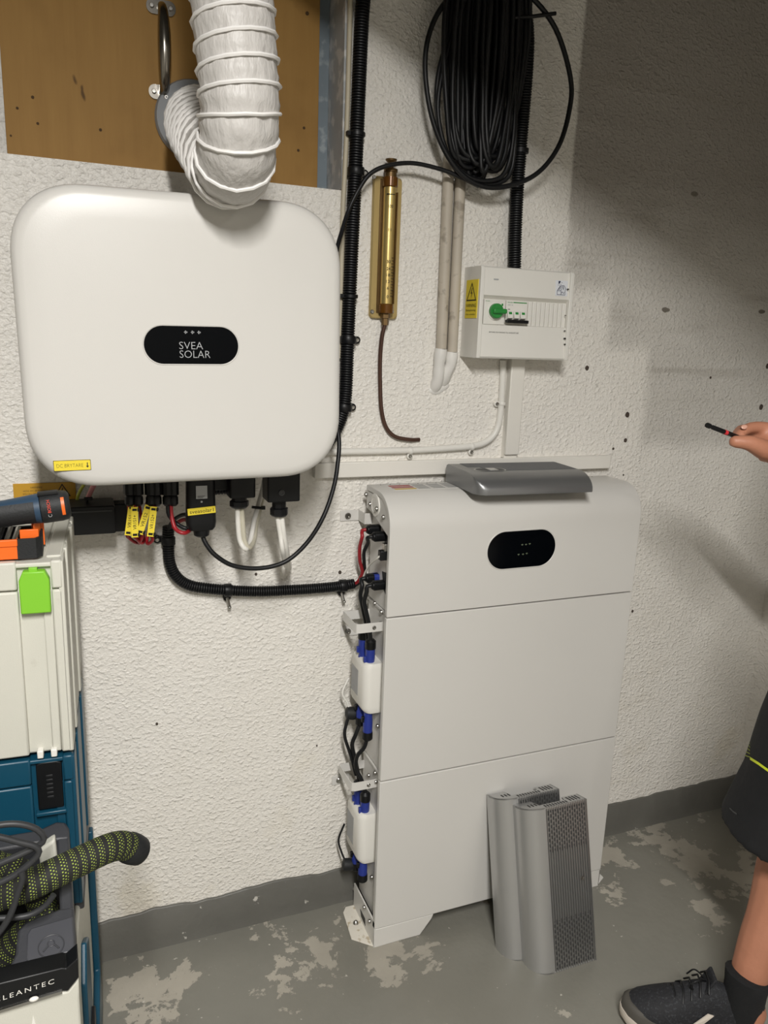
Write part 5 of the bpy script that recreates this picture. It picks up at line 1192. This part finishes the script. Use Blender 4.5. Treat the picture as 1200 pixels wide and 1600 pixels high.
elL, wrL = V((.90, -1.07, 1.14)), V((.82, -1.05, .90)); limb(B, [shL, shL.lerp(elL, .5), elL, elL.lerp(wrL, .3), elL.lerp(wrL, .7), wrL], [.060, .052, .042, .044, .034, .028])
# right hand: palm, thumb nearest the viewer, index and the other fingers curled behind the bit
limb(B, [wrR, Hd(1225, 694), Hd(1205, 690, .006)], [.030, .033, .030])
B.ell(Hd(1207, 690, .012), (.036, .016, .036)); B.ell(Hd(1212, 704, -.008), (.034, .020, .026))
limb(B, [Hd(1214, 708, -.014), Hd(1192, 702, -.022), Hd(1171, 692, -.020), Hd(1148, 690, -.010)], [.023, .0185, .0145, .0112], 12)       # thumb
limb(B, [Hd(1210, 674, .006), Hd(1190, 668, .012), Hd(1170, 669, .012), Hd(1156, 679, .006)], [.0145, .0118, .0105, .0092], 12)               # index
limb(B, [Hd(1210, 682, .022), Hd(1182, 672, .032), Hd(1158, 672, .028), Hd(1150, 682, .016)], [.0135, .0118, .0105, .0092], 12); B.ell(Hd(1186, 684, .022), (.024, .014, .018))              # middle
limb(B, [Hd(1212, 692, .038), Hd(1188, 688, .050), Hd(1175, 698, .042), Hd(1188, 706, .026)], [.012, .010, .009, .008], 12)              # ring
limb(B, [Hd(1214, 706, .036), Hd(1196, 706, .044), Hd(1190, 715, .034), Hd(1202, 718, .022)], [.0105, .0088, .0080, .0072], 12)             # little
# left hand hanging
hl = wrL; limb(B, [hl, hl+V((-.02, 0, -.05)), hl+V((-.035, .0, -.09))], [.028, .033, .030])
for k in range(4):
    o_ = V((0, .02-.016*k, 0)); q0 = hl+V((-.035, 0, -.10))+o_
    limb(B, [q0, q0+V((-.018, 0, -.03)), q0+V((-.012, 0, -.058+.006*abs(k-1))), ], [.0095, .009, .0078], 10)
limb(B, [hl+V((-.03, .02, -.05)), hl+V((-.055, .034, -.075)), hl+V((-.06, .03, -.105))], [.013, .011, .009], 10)
body_me = remeshed(B, .0042, 5); body_me.name = 'body'
body = link('body', body_me, SKIN, per, smooth=180)
for pp0, nn, rr in ((Hd(1163, 667, .000), V((-.45, -.75, .5)), .0055),):
    nm = V(nn).normalized(); b = MB(); b.ell(pp0, (.0065, .0045, .0016), 10, 6, basis((0, 0, 0), V((-1, .1, -.3)), nm.cross(V((-1, .1, -.3)))).to_3x3()); b.build('fingernail', NAIL, body)
for s_ in (-1, 1):
    b = MB(); b.ell(hc+V((-.078, s_*.030, .008)), (.010, .013, .009), 12, 8); b.build('eye', EYE, body)
    b = MB(); b.ell(hc+V((-.0865, s_*.030, .008)), (.003, .005, .005), 10, 6); b.build('iris', INK, body)
b = MB(); b.ell(hc+V((.018, 0, .030)), (.096, .083, .085), 20, 12); b.ell(hc+V((.05, 0, -.02)), (.062, .076, .07), 20, 12); hm = remeshed(b, .006, 3); hm.name = 'hair'; link('hair', hm, HAIR, per, smooth=180)
# shorts: hips + two baggy legs, hem folded
def ringat(c, rx, ry, tilt=V((0, 0, 0)), n=28, wob=0., seed=0):
    out = []
    for k in range(n):
        a = 2*pi*k/n; k_ = 1+wob*noise.noise(V((cos(a)*1.6+seed, sin(a)*1.6, c.z*6)))
        out.append(V((c.x+rx*cos(a)*k_, c.y+ry*sin(a)*k_, c.z+tilt.x*cos(a)+tilt.y*sin(a))))
    return out
S = MB()
def leg_loft(hip, knee, hemz, front):
    rings = []
    for k in range(9):
        f_ = k/8; z = .97+(hemz-.97)*f_; t_ = (hip.z-z)/(hip.z-knee.z); c = hip.lerp(knee, max(0, t_)); c = V((c.x-front*f_, c.y, z))
        rings.append(ringat(c, .108+.022*f_, .098+.018*f_, V((-.006*f_, .022*f_, 0)), 28, .10, hip.y))
    S.loft(rings)
leg_loft(hipR, kneeR, .465, .028); leg_loft(hipL, kneeL, .47, .02)
S.ell(pel+V((-.01, 0, .0)), (.145, .188, .14)); S.ell(hipR+V((0, 0, .03)), (.118, .112, .13)); S.ell(hipL+V((0, 0, .03)), (.118, .112, .13)); S.loft([ringat(V((.852, -.805, z)), .138, .180, n=28) for z in (.93, 1.0, 1.06)])
smesh = remeshed(S, .007, 3); smesh.name = 'work_shorts'; shorts = link('work_shorts', smesh, CLOTH, per, smooth=180)
# neon marks on the shorts, laid on the cloth surface
bvh = BVHTree.FromPolygons([v.co.copy() for v in smesh.vertices], [list(p.vertices) for p in smesh.polygons])
def on_cloth(px, py, lift=.0015):
    h = bvh.ray_cast(CAM, ray(px, py).normalized()); 
    return (h[0]+h[1]*lift) if h[0] is not None else None
def ribbon(pix, wpx, name, mt=NEON):
    rows = []
    for (x0_, y0_), (x1_, y1_) in zip(pix, pix[1:]):
        for k in range(6):
            f_ = k/6; rows.append((x0_+(x1_-x0_)*f_, y0_+(y1_-y0_)*f_))
    rows.append(pix[-1]); b = MB(); prev = None
    for x_, y_ in rows:
        a_, c_ = on_cloth(x_, y_-wpx/2), on_cloth(x_, y_+wpx/2)
        if a_ is None or c_ is None: prev = None; continue
        if prev:
            nn = (prev[1]-prev[0]).cross(a_-prev[0]).normalized()*.001; nn = nn if nn.dot(CAM-a_) > 0 else -nn
            b.add([prev[0], prev[1], c_, a_], [(0, 1, 2, 3)])
        prev = (a_, c_)
    if b.f: return b.build(name, mt, shorts, smooth=60)
ribbon([(1173, 1185), (1186, 1193), (1200, 1203), (1230, 1228)], 4.5, 'neon_piping')
for k in range(5): ribbon([(1164+k*1.6, 1180-k*6), (1169+k*.8, 1182-k*5.5), (1173, 1183-k*5)], 1.6, 'reflex_stripe', mat('neon_dull', '9aa52e', .6))
cc = (1197, 1102)
GOLD = mat('badge_gold', 'c9a92c', .5)
pr_pts = [on_cloth(cc[0]+6.5*cos(2*pi*k/18), cc[1]+8*sin(2*pi*k/18), .001) for k in range(18)]
if all(q is not None for q in pr_pts):
    b = MB(); b.tube(pr_pts, .0009, 6, True); q0 = on_cloth(*cc, .001); b.tube([on_cloth(cc[0]-1.5, cc[1]+4, .001), on_cloth(cc[0]-1.5, cc[1]-3, .001), on_cloth(cc[0]+2, cc[1]-1.5, .001), on_cloth(cc[0]-1, cc[1]+.5, .001)], .0009, 6); b.build('round_badge', GOLD, shorts)
ribbon([(1190, 1068), (1192, 1052), (1197, 1042), (1208, 1034)], 5, 'neon_pocket_edge', mat('neon_dull', '9aa52e', .6))
ribbon([(1141, 1263), (1146, 1268), (1152, 1272)], 2.5, 'hem_mark', DARK_GREY)
# shirt
T_ = MB(); T_.ell((.868, -.805, 1.12), (.128, .172, .17)); T_.ell(che, (.136, .192, .18)); T_.ell((.872, -.805, 1.43), (.10, .205, .075)); T_.loft([ringat(V((.858, -.805, z)), .150, .196, n=24) for z in (.93, 1.0, 1.08)])
for sh, el in ((shR, elR), (shL, elL)): limb(T_, [sh, sh.lerp(el, .35), sh.lerp(el, .62)], [.078, .070, .066])
tm = remeshed(T_, .008, 3); tm.name = 't_shirt'; link('t_shirt', tm, SHIRT, per, smooth=180)
# socks and sneakers
def shoe(ank, d, nm):
    d = d.normalized(); s_ = V((-d.y, d.x, 0)); toe = V((ank.x, ank.y, 0))+d*.252; 
    L = .305
    def P_(u, v_, z): return toe-d*(u*L)+s_*v_+V((0, 0, z))
    outl = [(0, .006), (.03, .026), (.09, .040), (.2, .048), (.32, .050), (.45, .043), (.6, .037), (.75, .036), (.88, .034), (.97, .022), (1.0, .006)]
    def ring(z, k=1.0, toe_in=0.):
        l = [P_(u+(toe_in*(1-u)), v_*k, z+.014*max(0, (.16-u)/.16)) for u, v_ in outl]; r_ = [P_(u+(toe_in*(1-u)), -v_*k*.94, z+.014*max(0, (.16-u)/.16)) for u, v_ in outl[::-1]]
        return l+r_
    b = MB(); b.loft([ring(.001, .93, .01), ring(.006, 1.0), ring(.020, 1.03, -.004), ring(.027, 1.02, -.002)]); sole = b.build('shoe_sole', SHOE_S, per, smooth=60)
    b = MB(); b.loft([ring(.0265, 1.0, .003), ring(.042, .97, .008), ring(.050, .88, .03), ring(.0505, .84, .04)]); b.build('toe_rand', SHOE_R, sole, smooth=60)
    U = MB(); rings = []
    hs = [(.02, .020), (.06, .034), (.13, .044), (.22, .052), (.32, .062), (.42, .076), (.52, .090), (.60, .098), (.70, .088), (.80, .088), (.90, .098), (.96, .095), (.99, .05)]
    for u, hgt in hs:
        wv = 0
        for (u0, v0), (u1, v1) in zip(outl, outl[1:]):
            if u0 <= u <= u1: wv = v0+(v1-v0)*(u-u0)/(u1-u0)
        rr = []
        for k in range(14):
            a = pi*k/13; rr.append(P_(u, wv*.97*cos(a)*(1 if sin(a) < .7 else .96), .027+(hgt+.004)*max(0., sin(a))**.75))
        rings.append(rr)
    U.loft(rings); up_ = U.build('shoe_upper', SHOE_U, per, smooth=60)
    lc = MB()
    for k in range(5):
        u = .34+.055*k; hz = .027+.064+.0105*k+.006; sgn = 1
        lc.tube([P_(u, .030, hz-.020), P_(u+.01, .012, hz), P_(u+.012, -.012, hz), P_(u, -.030, hz-.020)], .0022, 6)
    lc.tube(spline([P_(.56, .004, .128), P_(.50, .016, .140), P_(.44, .022, .132), P_(.46, .02, .118)], .004), .0018, 6)
    lc.tube(spline([P_(.56, -.004, .128), P_(.50, -.018, .135), P_(.46, -.026, .115)], .004), .0018, 6)
    lc.build('laces', BLACK_CABLE, up_, smooth=60)
    b = MB(); b.prism([P_(.52, .022, .10), P_(.52, -.022, .10), P_(.60, -.020, .146), P_(.60, .020, .146)], d*-.006); b.build('tongue', SHOE_U, up_, bevel=.002)
    b = MB(); b.prism([P_(.44, .044, .045), P_(.52, .040, .048), P_(.60, .038, .075), P_(.56, .038, .078)], s_*.0025); b.build('side_stripe', SHOE_S, up_, smooth=0)
    b = MB(); q = ank; b.loft([[V((q.x, q.y, 0))-d*.004+V((x, y, 0))+V((0, 0, z+tilt*x)) for x, y in [(rx*cos(2*pi*k/20), ry*sin(2*pi*k/20)) for k in range(20)]] for z, rx, ry, tilt in ((.055, .042, .036, 0), (.09, .046, .040, 0), (.12, .045, .042, -.25), (.150, .047, .045, -.30), (.154, .042, .040, -.30))]); b.build('sock', SOCK, per, smooth=60)
shoe(ankR, fdR, 'shoe'); shoe(ankL, fdL, 'shoe')
# the driver bit in the hand
bt = thing('driver_bit_holder', Hd(1140, 681, -.002), 'black driver bit with a red ring held in the hand', 'bit')
p0, p1 = Hd(1104, 664, -.003), Hd(1163, 687, -.003); ax = (p1-p0).normalized(); Lb = (p1-p0).length
b = MB(); b.lathe([(.0042, 0), (.0046, .001), (.0046, .0085), (.0028, .010), (.0028, .012), (.0040, .014), (.0042, Lb*.46)], p0, ax, 8); b.build('tip', BLACK, bt)
b = MB(); b.lathe([(.0044, Lb*.46), (.0044, Lb*.53)], p0, ax, 12); b.build('red_ring', mat('ring_red', 'd0313a', .45), bt)
b = MB(); b.lathe([(.0042, Lb*.53), (.0040, Lb*.98), (.003, Lb)], p0, ax, 6); b.build('shank', BLACK, bt)
